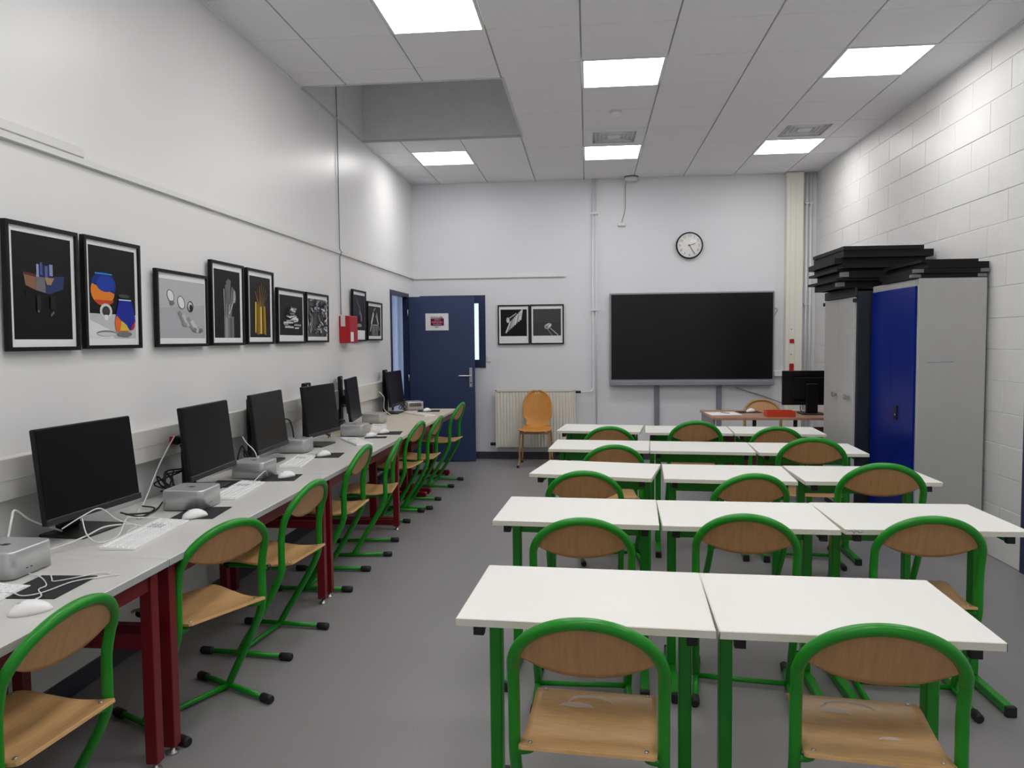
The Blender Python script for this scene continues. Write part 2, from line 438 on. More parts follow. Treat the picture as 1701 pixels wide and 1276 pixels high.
# paper notice on the door (flat print)
def printed(name, parent, shapes, loc, rz=0, tilt=None, thick=.0):
    """flat print: polygons in metres in local (x,z), each a fraction of a millimetre proud of the last; faces -y"""
    v = []; f = []; cols = []
    for n, (col, poly) in enumerate(shapes):
        k = len(v); v += [(p[0], -.00025*n, p[1]) for p in poly]; f.append(tuple(range(k, k+len(poly)))); cols.append(col)
    me = bpy.data.meshes.new(name); me.from_pydata(v, [], f); me.materials.append(M['print'])
    at = me.attributes.new('ink', 'FLOAT_COLOR', 'FACE')
    for i, c in enumerate(cols): at.data[i].color = c
    o = link(name, me, parent, loc, rz)
    return o
def rect(x0, z0, x1, z1): return [(x0, z0), (x1, z0), (x1, z1), (x0, z1)]
def ell(cx, cz, rx, rz_, n=20, a0=0, a1=2*PI, rot=0):
    out = []
    for k in range(n):
        a = a0+(a1-a0)*k/(n if abs(a1-a0-2*PI) < 1e-6 else n-1)
        x, z = rx*math.cos(a), rz_*math.sin(a)
        out.append((cx+x*math.cos(rot)-z*math.sin(rot), cz+x*math.sin(rot)+z*math.cos(rot)))
    return out
nt_ = thing('door_notice', 'white paper notice with a purple-red text block taped on the navy door', 'notice', (XL+.018, DOOR_Y1-.035, 0), math.atan2(.06, .79))
MB().box(.205, .488, -.0235, -.0215, 1.632, 1.84).build('sheet', M['paper'], nt_)
rn = random.Random(3)
sh = []
def textline(x0, x1, z, h, col):
    x = x0
    while x < x1-.004:
        wd = rn.uniform(.004, .009); hh = h*rn.choice((.6, .6, .75, 1))
        sh.append((col, rect(x, z, min(x+wd, x1), z+hh))); x += wd+.0022
textline(.325, .485, 1.783, .016, srgb(120, 125, 135))
sh.append((srgb(110, 18, 52), rect(.327, 1.69, .49, 1.776)))
textline(.37, .45, 1.752, .014, srgb(205, 150, 175)); textline(.342, .475, 1.725, .016, srgb(225, 165, 190)); textline(.36, .46, 1.70, .014, srgb(215, 160, 185))
textline(.38, .425, 1.664, .014, srgb(70, 75, 90))
printed('notice_print', nt_, sh, (-.058, -.0239, .003))
# window with navy frame in the back wall behind the door
wn = structure(MB().box(WX0, WX1, YB-.012, YB+.06, WZ0, WZ0+.10).box(WX0, WX1, YB-.012, YB+.06, WZ1-.10, WZ1).box(WX0, WX0+.085, YB-.012, YB+.06, WZ0+.1, WZ1-.1).box(WX1-.085, WX1, YB-.012, YB+.06, WZ0+.1, WZ1-.1).build('window_1', M['navy_dark']))
MB().box(WX0+.085, WX1-.085, YB+.02, YB+.026, WZ0+.1, WZ1-.1).build('pane', M['glass'], wn)
r = MB().box(-.028, .028, -.011, 0, -.04, .04, bev=.003).build('light_switch', M['white_plastic'], None, (-1.206, YB, 1.27))
tag(r, 'white light switch on the back wall beside the navy window', 'switch')
MB().box(-.018, .018, -.015, -.010, -.028, .028, bev=.002).build('rocker', M['white_plastic'], r)
# corridor beyond the doorway, its end closed by a pale curtain in daylight
b = MB(); b.box(XL-2.3, XL-2.2, 1.8, 5.6, 0, 2.6); b.box(XL-2.3, XL-.06, 1.7, 1.8, 0, 2.6); b.box(XL-2.3, XL-.06, 1.7, 5.6, 2.6, 2.7); b.box(XL-.06, XL, YB+.2, 5.6, 0, 2.6)
structure(b.build('wall_corridor', M['corridor']))
def curt(u, v): 
    x = XL-2.15+2.06*u
    return (x, 4.75+.05*math.sin(u*2*PI*17)+.012*math.sin(u*2*PI*5+v), .05+2.5*v)
o = MB().sheet(curt, 170, 3, .002).build('curtain', M['curtain'])
tag(o, 'pale folded curtain in daylight seen through the open doorway', 'curtain')

# right wall door (only its dark edge shows)
fr = MB(); fr.box(XR-.012, XR+.1, D2Y1-.06, D2Y1, 0, D2Z); fr.box(XR-.012, XR+.1, D2Y0, D2Y0+.06, 0, D2Z); fr.box(XR-.012, XR+.1, D2Y0+.06, D2Y1-.06, D2Z-.06, D2Z)
d2 = structure(fr.build('door_2', M['navy_dark']))
MB().box(XR+.02, XR+.06, D2Y0+.062, D2Y1-.062, .012, D2Z-.062).build('leaf', M['navy'], d2)
MB().box(XR+.012, XR+.02, D2Y0+.1, D2Y0+.14, .93, 1.17).build('handle_plate', M['steel'], d2)

# ------------------------------------------------------------------ left wall fittings
tk = structure(MB().box(XL, XL+.05, YF, 2.84, .92, 1.08, bev=.004).build('trim_4', M['trunk']))
MB().box(XL+.05, XL+.0515, YF, 2.84, .995, .998).build('cover_joint', M['grid'], tk)
def socket(y, col, name='wall_socket', z=1.0, label='', wd=.045):
    r = thing(name, label, 'socket', (XL+.05, y, z))
    MB().box(0, .012, -wd/2, wd/2, -.0225, .0225, bev=.003).build('plate', col, r)
    return r
sk = socket(-1.74, M['alarm'], label='dark red power socket on the trunking left of the second monitor', wd=.09)
MB().box(.012, .045, -.028, .028, -.024, .02, bev=.006).build('plug', M['black'], sk)
# thin dark conduit and red alarm box
cd = MB(); cd.tube([(XL+.01, 1.14, 4.6), (XL+.01, 1.14, H+.03), (XL+.012, 1.14, H-.1), (XL+.012, 1.13, 2.33), (XL+.03, 1.13, 2.30), (XL+.012, 1.13, 2.26), (XL+.012, 1.13, 1.745)], .0045, 8)
tag(cd.build('cable_conduit', M['rail_grey']), 'thin grey vertical cable dropping from the ceiling opening to the red box', 'cable')
ab = thing('alarm_box', 'red alarm box on the left wall between two groups of pictures', 'alarm box', (XL, 1.1, 1.49))
MB().box(.0, .10, 0, .235, 0, .245, bev=.006).build('case', M['alarm'], ab)
MB().box(.018, .058, -.0025, .001, .15, .25).build('paper_tag', M['trunk'], ab)
MB().box(.0985, .102, .02, .1, .015, .1).build('white_label', M['paper'], ab)

# pictures: x along the picture, z up
def picture(name, label, w_, h_, loc, rz, art, border, tiltx=0, group='framed photographs on the left wall', fwid=.016, depth=.022, leanz=0):
    r = thing(name, label, 'picture', loc, rz, group)
    r.rotation_euler = (tiltx, leanz, rz)
    b = MB()
    b.box(-w_/2, w_/2, -depth, 0, 0, fwid); b.box(-w_/2, w_/2, -depth, 0, h_-fwid, h_); b.box(-w_/2, -w_/2+fwid, -depth, 0, fwid, h_-fwid); b.box(w_/2-fwid, w_/2, -depth, 0, fwid, h_-fwid)
    b.build('frame', M['frame_black'], r)
    MB().box(-w_/2+fwid, w_/2-fwid, -.012, -.002, fwid, h_-fwid).build('mount', M['paper'], r)
    bl, bb, br, bt = border
    x0, x1, z0, z1 = -w_/2+fwid+bl, w_/2-fwid-br, fwid+bb, h_-fwid-bt
    W, Hh = x1-x0, z1-z0
    tr = lambda poly: [(x0+min(max(p[0], 0), 1)*W, z0+min(max(p[1], 0), 1)*Hh) for p in poly]
    printed('photo', r, [(c, tr(p)) for c, p in art], (0, -.0123, 0))
    return r
K = lambda g: srgb(g, g, g)
def line(x0, z0, x1, z1, w0, w1=None):
    w1 = w0 if w1 is None else w1
    dx, dz = x1-x0, z1-z0; L = math.hypot(dx, dz) or 1; nx, nz = -dz/L, dx/L
    return [(x0-nx*w0, z0-nz*w0), (x1-nx*w1, z1-nz*w1), (x1+nx*w1, z1+nz*w1), (x0+nx*w0, z0+nz*w0)]
FULL = rect(0, 0, 1, 1)
rp = random.Random(11)
art1 = [(K(14), FULL), (K(20), rect(0, .6, 1, 1)),
        (srgb(140, 100, 80), [(.17, .63), (.37, .62), (.37, .47), (.2, .51)]), (srgb(92, 40, 44), [(.17, .635), (.37, .62), (.37, .595), (.18, .61)]),
        (srgb(112, 112, 118), [(.37, .62), (.53, .6), (.53, .45), (.37, .47)]), (srgb(46, 58, 100), [(.53, .6), (.87, .63), (.84, .5), (.6, .44), (.53, .45)]),
        (srgb(36, 44, 84), rect(.38, .6, .66, .72)), (srgb(150, 160, 200), rect(.38, .6, .42, .72)), (srgb(140, 150, 190), rect(.6, .62, .66, .73)),
        (srgb(80, 90, 150), rect(.44, .62, .48, .74)), (srgb(90, 96, 150), rect(.52, .6, .57, .71)), (srgb(160, 130, 100), [(.51, .6), (.68, .6), (.62, .53), (.55, .53)]),
        (srgb(40, 30, 26), rect(.2, .42, .22, .46)), (srgb(110, 112, 130), rect(.38, .26, .41, .29)), (srgb(100, 100, 110), line(.6, .23, .66, .27, .012)),
        (srgb(40, 38, 44), rect(.37, .28, .43, .42)), (srgb(34, 30, 34), rect(.6, .3, .68, .42))]
art2 = [(K(20), FULL), (srgb(196, 196, 198), rect(0, 0, 1, .27)), (srgb(226, 226, 226), [(0, 0), (.5, 0), (.4, .1), (0, .2)]),
        (srgb(20, 50, 130), ell(.3, .58, .26, .15)), (srgb(226, 130, 40), ell(.28, .52, .25, .16, 20, PI*.85, PI*1.95)), (srgb(196, 70, 40), ell(.3, .42, .2, .055, 20, PI, 2*PI)), (srgb(28, 60, 160), ell(.34, .6, .2, .09)),
        (srgb(70, 150, 220), rect(.12, .70, .48, .712)), (srgb(215, 215, 215), ell(.33, .3, .13, .085)), (K(60), ell(.33, .3, .085, .055)), (srgb(230, 230, 230), line(.33, .2, .33, .26, .035)),
        (K(120), ell(.33, .06, .2, .03)), (K(205), ell(.33, .05, .2, .022)),
        (srgb(24, 44, 150), [(.55, .1), (.92, .1), (.98, .2), (.95, .32), (.88, .44), (.62, .44), (.55, .3), (.52, .2)]), (srgb(222, 110, 40), [(.54, .08), (.8, .08), (.72, .16), (.55, .26), (.51, .18)]),
        (srgb(215, 190, 70), [(.62, .09), (.84, .09), (.76, .16), (.66, .2)]), (srgb(180, 40, 40), [(.86, .09), (.95, .12), (.97, .2), (.88, .14)]), (K(120), ell(.72, .05, .17, .03)), (srgb(205, 215, 230), rect(.6, .43, .88, .443)), (K(70), ell(.72, .48, .13, .022))]
art3 = [(srgb(176, 176, 180), FULL), (srgb(188, 188, 190), [(0, .5), (1, .6), (1, 1), (0, 1)])]
for (cx, cz, rx, rz_) in ((.24, .72, .075, .11), (.46, .62, .08, .12)):
    art3 += [(K(90), ell(cx, cz, rx, rz_, rot=.3)), (K(228), ell(cx, cz, rx*.8, rz_*.88, rot=.3))]
art3 += [(K(60), ell(.66, .56, .07, .1)), (K(210), ell(.655, .565, .05, .075)), (K(30), ell(.67, .54, .035, .06))]
for k in range(4): art3.append((K((140, 196, 150, 205)[k]), line(.4+.09*k, .46-.05*k, .52+.1*k, .26-.05*k, .035)))
art3 += [(K(120), ell(.26, .6, .05, .04)), (K(150), ell(.52, .24, .05, .035)), (K(130), ell(.74, .15, .05, .04)), (K(125), ell(.88, .14, .05, .04))]
art4 = [(K(24), FULL), (K(120), rect(.36, 0, .74, .32)), (K(150), rect(.4, 0, .5, .3)), (K(96), rect(.58, 0, .66, .31))]
for x, h, g in ((.36, .72, 150), (.42, .78, 110), (.47, .84, 170), (.55, .86, 120), (.6, .7, 190), (.68, .76, 140), (.74, .74, 120)):
    art4.append((K(g), line(.5+(x-.55)*.6, .3, x, h, .014, .02)))
art4 += [(K(105), [(.44, .5), (.6, .5), (.62, .86), (.5, .88), (.43, .8)]), (K(165), ell(.76, .62, .05, .1)), (K(205), line(.55, .36, .76, .6, .01))]
art5 = [(srgb(34, 28, 30), FULL)]
for k in range(9): art5.append((srgb(*rp.choice([(196, 160, 40), (160, 124, 30), (226, 196, 90), (110, 80, 30)])), line(.25+.06*k, .04+.03*rp.random(), .27+.055*k, .5+.1*rp.random(), .022)))
art5 += [(srgb(214, 186, 70), line(.25, .08, .27, .58, .03)), (srgb(240, 226, 150), line(.5, .06, .52, .5, .018))]
for k in range(7): art5.append((srgb(*rp.choice([(140, 110, 50), (110, 86, 50), (90, 70, 50)])), line(.42+.03*k, .52, .25+.1*k, .9-.05*abs(k-3), .02, .012)))
art6 = [(K(26), FULL)]
for k in range(46):
    z = .2+.5*(k/46); wd = .42*(1-k/60)
    x = .5+rp.uniform(-wd, wd)*.8; g = rp.choice((60, 110, 170, 215, 235))
    art6.append((K(g), line(x-.09, z+rp.uniform(-.03, .03), x+.09, z+rp.uniform(-.03, .03), .017)))
art6 += [(K(215), rect(.1, .3, .5, .335)), (K(170), rect(.55, .24, .85, .28)), (K(200), rect(.15, .18, .52, .225))]
art7 = [(K(84), FULL)]
for k in range(80):
    x, z = rp.random(), rp.random(); g = rp.choice((30, 50, 90, 130, 170, 215)); a = rp.uniform(0, PI)
    art7.append((srgb(g, g, min(255, g+8)), line(x, z, x+.22*math.cos(a), z+.22*math.sin(a), .03, .01)))
art8 = [(srgb(36, 34, 42), FULL), (K(88), line(.25, .9, .6, .6, .015, .05)), (K(130), [(.55, .6), (.72, .45), (.75, .3), (.58, .2), (.5, .35)]), (K(16), ell(.55, .3, .09, .16)), (K(150), ell(.5, .14, .2, .05)), (K(110), line(.2, .4, .28, .2, .03))]
art9 = [(K(40), FULL)]
for (a, b_, c_, d_, g) in ((.12, .15, .42, .75, 190), (.88, .2, .6, .7, 170), (.2, .4, .38, .8, 220), (.8, .4, .66, .78, 190), (.4, .85, .55, .95, 160)): art9.append((K(g), line(a, b_, c_, d_, .025)))
for k in range(4): art9.append((K(120+20*(k % 2)), rect(.24+.13*k, .02, .33+.13*k, .38)))
art9.append((K(170), rect(.3, .36, .7, .39)))
art10 = [(K(20), FULL)]
for k in range(9): art10.append((K(rp.choice((190, 220, 150))), line(.2+.07*k, .12+.06*k, .38+.055*k, .55+.055*k, .025, .03)))
art10 += [(K(210), ell(.28, .6, .06, .1)), (K(200), ell(.75, .82, .07, .09)), (K(170), line(.25, .62, .6, .85, .02))]
art11 = [(K(64), FULL), (K(72), rect(0, .5, 1, 1)), (K(170), ell(.52, .35, .12, .1, rot=.5)), (K(220), ell(.58, .4, .08, .07, rot=.5)), (K(60), line(.46, .28, .62, .48, .012)), (K(190), line(.62, .28, .9, .02, .014)), (K(150), line(.52, .24, .68, .02, .012))]
RZ = PI/2                       # local -y faces +x (into the room)
# (y0, y1, z0, z1)
PICS = [
 ('framed photo of a blue and amber glass object on black, leftmost picture', -2.80, -2.375, 1.478, 1.978, art1, (.022, .03, .022, .022)),
 ('framed photo of blue and orange glasses over a light bulb', -2.35, -1.915, 1.482, 1.98, art2, (.022, .03, .022, .022)),
 ('framed pale grey photo of three shiny round shapes with shadows', -1.79, -1.25, 1.485, 1.886, art3, (.01, .03, .01, .03)),
 ('framed photo of grey utensils standing in a glass on black', -1.222, -.78, 1.488, 1.988, art4, (.03, .03, .03, .03)),
 ('framed photo of golden cutlery on dark', -.748, -.318, 1.492, 1.986, art5, (.03, .03, .03, .03)),
 ('framed photo of a heap of shiny pieces on black', -.265, .275, 1.494, 1.892, art6, (.03, .045, .02, .03)),
 ('framed grey photo of crumpled shiny texture, left of the red alarm box', .292, .815, 1.5, 1.894, art7, (.03, .03, .02, .03)),
 ('tall framed dark photo with a wide white foot, right of the alarm box', 1.475, 1.915, 1.506, 1.993, art8, (.006, .09, .006, .03)),
 ('framed photo of arranged cutlery, last on the left wall before the doorway', 1.963, 2.513, 1.514, 1.907, art9, (.03, .03, .03, .03))]
for la, y0, y1, z0, z1, art, bd in PICS:
    y0, y1 = [q-(q+5.48)/2.2*.024 for q in (y0, y1)]      # measured on the front face, 24 mm off the plane first assumed
    picture('framed_picture', la, y1-y0-.014, z1-z0, (XL+.012, (y0+y1)/2, z0), RZ, art, bd, tiltx=.012)
picture('framed_picture', 'framed square photo of scattered cutlery on black, on the back wall', .402, .496, (-.885, YB-.004, 1.447), 0, art10, (.02, .09, .02, .04), tiltx=.012, group='framed photographs on the back wall', leanz=0)
picture('framed_picture', 'framed square photo of one fork on grey, on the back wall', .42, .496, (-.468, YB-.004, 1.449), 0, art11, (.02, .09, .02, .04), tiltx=.012, group='framed photographs on the back wall')

# ------------------------------------------------------------------ back wall fittings
rd = thing('radiator', 'white ribbed panel radiator on the back wall behind the wooden chair', 'radiator', (-.615, YB-.04, 0))
def radp(u, v):
    x = -.485+.97*u
    k = (u*25) % 1
    d = .009*max(0, min(1, (.5-abs(k-.5))*4-.35))
    if v < .05 or v > .95: d = 0
    return (x, -.085-d, .165+.70*v)
MB().sheet(radp, 25*8, 20, .004, smooth=False).build('front_panel', M['radiator'], rd)
MB().box(-.485, .485, -.03, -.012, .165, .865).build('rear_panel', M['radiator'], rd)
MB().box(-.497, -.483, -.1, -.005, .155, .885).build('side_cover', M['radiator'], rd)
MB().box(.483, .497, -.1, -.005, .155, .885).build('side_cover', M['radiator'], rd)
tg = MB().box(-.497, .497, -.1, -.088, .865, .892).box(-.497, .497, -.017, -.005, .865, .892)
for k in range(40): tg.box(-.49+.0247*k, -.478+.0247*k, -.09, -.015, .882, .888)
tg.build('top_grille', M['radiator'], rd)
for sx in (-.4, .4): MB().box(sx-.015, sx+.015, -.012, .039, .3, .8).build('bracket', M['white_metal'], rd)
MB().lathe([(.02, -.57), (.02, -.50)], 14, (0, -.05, .2), 'x').build('valve', M['rubber'], rd)
m_ = MB(); m_.lathe([(.016, .5), (.016, .565)], 12, (0, -.05, .853), 'x'); m_.build('valve', M['rubber'], rd)
pp = MB(); pp.tube(spline([(-.06, YB-.09, .853), (.0, YB-.088, .853), (.075, YB-.07, .86), (.1, YB-.05, .89), (.101, YB-.035, .96), (.101, YB-.035, 1.2)], 6)+[(.101, YB-.035, H-.008)], .011, 10)
tag(pp.build('heating_pipe', M['wall_back']), 'thin white pipe rising from the radiator to the ceiling', 'pipe', 'pipes on the back wall left of the screen')
pp = MB(); pp.tube([(.143, YB-.03, .0), (.143, YB-.03, H-.008)], .011, 10)
for z in (.25, 1.87, 3.05): pp.box(.08, .165, YB-.05, YB, z-.012, z+.012)
tag(pp.build('heating_pipe', M['wall_back']), 'white floor-to-ceiling pipe with clips, right of the radiator pipe', 'pipe', 'pipes on the back wall left of the screen')
# sensor drop: flat strip with cable and small box
r = thing('sensor_drop', 'white cable strip hanging below the ceiling sensor to a small box', 'cable strip', (.455, YB, 0))
MB().box(-.012, .012, -.012, 0, 2.93, H-.06).build('strip', M['white_plastic'], r)
MB().box(-.045, .045, -.04, 0, 2.89, 2.93, bev=.004).build('junction_box', M['white_plastic'], r)
m_ = MB(); m_.tube(spline([(.05, -.05, H-.05), (.045, -.02, 3.3), (.045, -.018, 3.1), (.01, -.02, 2.96), (.0, -.03, 2.93)], 6), .004, 6); m_.build('cord', M['rail_grey'], r)

# big display
ds = thing('wall_display', 'large black interactive screen with grey bezel on the back wall', 'screen', (1.29, YB, 0))
MB().box(-.985, .985, -.085, -.02, .945, 2.065, bev=.006).build('housing', M['bezel'], ds)
MB().box(-.965, .968, -.0875, -.08, 1.005, 2.047).build('screen', M['screen'], ds)
MB().box(-.985, .985, -.10, -.03, .93, .985, bev=.006).build('bottom_bar', M['bezel'], ds)
MB().box(-.7, .7, -.02, 0, 1.15, 1.85).build('wall_plate', M['dark'], ds)
for sx, la in ((-.404, 'a'), (.347, 'b')):
    MB().box(sx-.03, sx+.03, -.035, 0, .0, .97).build('support_rail', M['rail_grey'], ds)
m_ = MB(); m_.tube(spline([(1.83, YB-.05, .90), (1.95, YB-.03, .86), (2.2, YB-.03, .78), (2.45, YB-.05, .68)], 6), .006, 6)
tag(m_.build('display_cable', M['rail_grey']), 'grey cable running from under the wall screen to the teacher monitor', 'cable')
m_ = MB(); m_.tube(spline([(2.28, YB-.012, 1.86), (2.32, YB-.04, 1.84), (2.285, YB-.012, 1.75), (2.283, YB-.01, 1.6)], 6), .004, 6)
tag(m_.build('display_cable', M['rail_grey']), 'short loose wire at the right edge of the wall screen', 'cable')
# clock
ck = thing('wall_clock', 'round black-rimmed wall clock above the big screen', 'clock', (1.274, YB, 2.634))
m_ = MB(); m_.lathe([(.158, -.001), (.163, -.02), (.16, -.045), (.149, -.048), (.146, -.036), (.146, -.03)], 48, axis='y', cap=False); m_.build('rim', M['black'], ck)
fc = MB().lathe([(.148, -.002), (.148, -.03)], 48, axis='y').build('dial', M['white_plastic'], ck)
def hand(name, ang, L, wd, y):
    a = math.radians(ang); d = (math.sin(a), math.cos(a)); 
    poly = line(-d[0]*.02, -d[1]*.02, d[0]*L, d[1]*L, wd, wd*.7)
    MB().prism(poly, 'y', y-.002, y).build(name, M['dark_print'], ck)
hand('hour_hand', 73, .075, .0055, -.034); hand('minute_hand', 150, .115, .0045, -.037)
MB().lathe([(.01, -.032), (.01, -.041)], 14, axis='y').build('hub', M['dark_print'], ck)
def text_mesh(txt, size):
    cu = bpy.data.curves.new('txt', 'FONT'); cu.body = txt; cu.size = size; cu.align_x = 'CENTER'; cu.align_y = 'CENTER'; cu.extrude = .0004
    o = bpy.data.objects.new('txt', cu); C.objects.link(o)
    dg = bpy.context.evaluated_depsgraph_get(); me = bpy.data.meshes.new_from_object(o.evaluated_get(dg))
    bpy.data.objects.remove(o); bpy.data.curves.remove(cu)
    me.transform(Matrix.Rotation(PI/2, 4, 'X')); me.materials.clear(); me.materials.append(M['dark_print']); return me
for n in range(1, 13):
    a = n*PI/6
    link('numeral', text_mesh(str(n), .04), fc, (.115*math.sin(a), -.0308, .115*math.cos(a)))
m_ = MB(); m_.lathe([(.147, -.046), (.12, -.052), (.07, -.056), (.01, -.057)], 40, axis='y', cap=True); m_.build('glass', M['clock_glass'], ck)

# vertical trunking column with red sockets, pipes, horizontal trunking
cl = structure(MB().box(2.40, 2.595, YB-.11, YB, 0, H-.008, bev=.006).build('trim_5', M['cream']))
MB().box(2.44, 2.442, YB-.1125, YB-.109, 0, H-.1).build('cover_joint', M['grid'], cl)
MB().box(2.505, 2.507, YB-.1125, YB-.109, 0, H-.1).build('cover_joint', M['grid'], cl)
for z, hh, la in ((1.46, .024, 'upper small red socket on the cream wall column'), (1.14, .05, 'lower tall red socket on the cream wall column')):
    r = thing('wall_socket', la, 'socket', (2.472, YB-.112, z), group='red sockets on the cream column')
    MB().box(-.026, .026, -.008, 0, -hh, hh, bev=.002).build('plate', M['alarm'], r)
    MB().lathe([(.016, -.009), (.016, -.0078)], 14, axis='y').build('socket_face', M['alarm'], r)
for z in (1.6, 1.3):
    tag(MB().lathe([(.006, -.006), (.006, 0)], 10, axis='y').build('wall_plug_hole', M['dark'], None, (2.465, YB-.112, z)), 'tiny dark hole %s the small red socket on the cream column' % ('above' if z > 1.5 else 'below'), 'hole')
for x, la in ((2.648, 'left one of two white pipes beside the cream wall column'), (2.695, 'right one of two white pipes beside the cream wall column')):
    m_ = MB(); m_.tube([(x, YB-.045, 0), (x, YB-.045, H-.008)], .013, 10)
    for z in (.4, 1.9, 3.1): m_.box(x-.02, x+.02, YB-.06, YB, z-.012, z+.012)
    tag(m_.build('heating_pipe', M['wall_back']), la, 'pipe', 'pipes beside the cream column')
structure(MB().box(2.285, 2.40, YB-.055, YB, 1.035, 1.1, bev=.004).build('trim_6', M['white_plastic']))

# ------------------------------------------------------------------ school chairs
def chair_proto():
    r = thing('school_chair', 'x', 'chair')
    a, bb, zt = .193, .15, .806
    zs = zt-bb
    def lean(z):
        pts = [(0.0, .02), (.2, -.085), (.34, -.165), (.42, -.203), (.50, -.204), (.60, -.207), (.655, -.222), (.74, -.256), (.82, -.292)]
        for (z0, x0), (z1, x1) in zip(pts, pts[1:]):
            if z <= z1: return x0+(x1-x0)*(z-z0)/(z1-z0)
        return pts[-1][1]
    path = []
    low = [(.022, .0215), (.010, .05), (-.085, .2), (-.165, .335), (-.201, .42), (-.205, .50), (-.207, .58)]
    for x, z in low: path.append((x, -a, z))
    for k in range(25):
        t = PI-PI*k/24; path.append((lean(zs+bb*math.sin(t))-.006*math.sin(t), a*math.cos(t), zs+bb*math.sin(t)))
    for x, z in reversed(low): path.append((x, a, z))
    MB().tube(spline(path, 3), .016, 12).build('frame_tube', M['green'], r)
    ai, bi = .182, .139
    zu = lambda y: zs+bi*math.sqrt(max(0, 1-(y/ai)**2))
    def back(u, v):
        y = -.174+.348*u
        lo = .647+(zu(.174)-.647)*abs(y/.174)**2.2; hi = zu(y)
        z = lo+(hi-lo)*v
        return (lean(z)-.008*(1-(y/.174)**2)-.001, y, z)
    MB().sheet(back, 28, 10, .009).build('backrest', M['wood_back'], r)
    prof = [(-.25, .456), (-.2, .447), (-.12, .440), (-.03, .446), (.05, .453), (.10, .448), (.125, .434)]
    P = spline([(x, 0, z) for x, z in prof], 4)
    def seat(u, v):
        p = P[min(int(round(u*(len(P)-1))), len(P)-1)]
        y = -.176+.352*v
        hw = .176-(.008 if u < .02 or u > .98 else 0)
        dish = -.010*math.exp(-((p.x+.08)/.09)**2)*(1-(y/.176)**2)
        return (p.x, y*hw/.176, p.z+dish)
    st = MB().sheet(seat, len(P)-1, 16, .009).build('seat', M['wood'], r)
    for x in (-.215, .085):
        for y in (-.15, .15):
            zz = .4535 if x < 0 else .4545
            MB().lathe([(.006, zz), (.006, zz+.003), (.003, zz+.0045)], 8, (x, y, 0)).build('rivet', M['steel'], st)
    for s in (-1, 1):
        y = s*.15
        b = MB(); b.tube(spline([(-.203, s*.19, .425), (-.203, s*.168, .425), (-.188, y, .425), (-.14, y, .425), (.02, y, .428), (.095, y, .425)], 5), .011, 8)
        o = b.build('seat_support', M['green'], r)
        MB().lathe([(.0135, .09), (.0135, .115), (.010, .12)], 10, (0, y, .425), 'x').build('rubber_pad', M['rubber'], o)
        rn_ = MB(); rn_.tube([(-.22, s*a, .0185), (.205, s*a, .0185)], .0125, 8)
        o = rn_.build('floor_runner', M['green'], r)
        for q, sh_ in ((-1, -.016), (1, 0)):
            MB().lathe([(.0145, q*.168+sh_), (.0175, q*.172+sh_), (.018, q*.222+sh_), (.014, q*.228+sh_)], 12, (0, s*a, .018), 'x').build('foot_cap', M['rubber'], o)
    m_ = MB(); m_.tube([(.022, -a, .021), (.022, a, .021)], .0115, 8); m_.build('crossbar', M['green'], r)
    return r
cp = chair_proto()
first = [True]
def place_chair(x, y, face_deg, label, group, scale=1.0):
    """base position; facing direction in degrees (0 = +x)"""
    if first[0]: o = cp; first[0] = False
    else: o = copy_tree(cp)
    o.location = (x, y, 0); o.rotation_euler = (0, 0, math.radians(face_deg)); o.scale = (scale,)*3
    o['label'] = label; o['group'] = group
    return o
GT = 'green school chairs at the white tables'; GD = 'green school chairs along the computer desks'
CH = [(.053, -3.37, 85.2, 1, GT, 'green tube chair at the nearest left white table, one pale rub mark on seat'),
      (.782, -3.355, 83, 1, GT, 'green tube chair at the nearest right white table, two pale rub marks on seat'),
      (.012, -2.315, 90.5, 1, GT, 'green tube chair at the left table of the second row from the camera'),
      (.695, -2.215, 81.5, 1, GT, 'green tube chair at the middle table of the second row from the camera'),
      (1.372, -2.21, 85.5, 1, GT, 'green tube chair at the right table of the second row from the camera'),
      (.022, -1.265, 89, 1, GT, 'green tube chair at the left table of the third row from the camera'),
      (.832, -1.31, 98, 1, GT, 'green tube chair at the middle table of the third row from the camera'),
      (1.56, -1.22, 84, 1.055, GT, 'taller green tube chair at the right table of the third row'),
      (.18, -.275, 95, 1, GT, 'green tube chair alone at the left end of the fourth row'),
      (1.50, -.235, 83, 1.06, GT, 'taller green tube chair at the right end of the fourth row'),
      (.195, .775, 92, 1, GT, 'green tube chair at the left table of the farthest row, near the radiator'),
      (.885, .855, 90, 1.045, GT, 'green tube chair at the middle table of the farthest row, below the big screen'),
      (1.515, .765, 85, 1, GT, 'green tube chair at the right table of the farthest row, below the teacher desk'),
      (-1.612, -3.588, 175, 1, GD, 'nearest green tube chair at the computer desks, cut by the left edge of the photo'),
      (-1.58, -2.60, 154, 1.005, GD, 'green tube chair turned askew in front of the nearest fully seen monitor'),
      (-1.582, -1.891, 174, 1.01, GD, 'third green tube chair along the computer desks counted from the camera'),
      (-1.634, -.936, 181, 1.055, GD, 'taller green tube chair along the computer desks, just past the second pair of red legs'),
      (-1.593, -.215, 187, .99, GD, 'fifth green tube chair along the computer desks, at the end of the grey tops'),
      (-1.656, .798, 175, 1.01, GD, 'first green tube chair at the beige desks, half hidden behind another chair'),
      (-1.587, 1.279, 180, 1.005, GD, 'second green tube chair at the beige desks'),
      (-1.57, 2.311, 176, 1.05, GD, 'taller green tube chair at the far end of the beige desks beside the navy door')]
chairs = [place_chair(x, y, a, la, g, sc) for x, y, a, sc, g, la in CH]
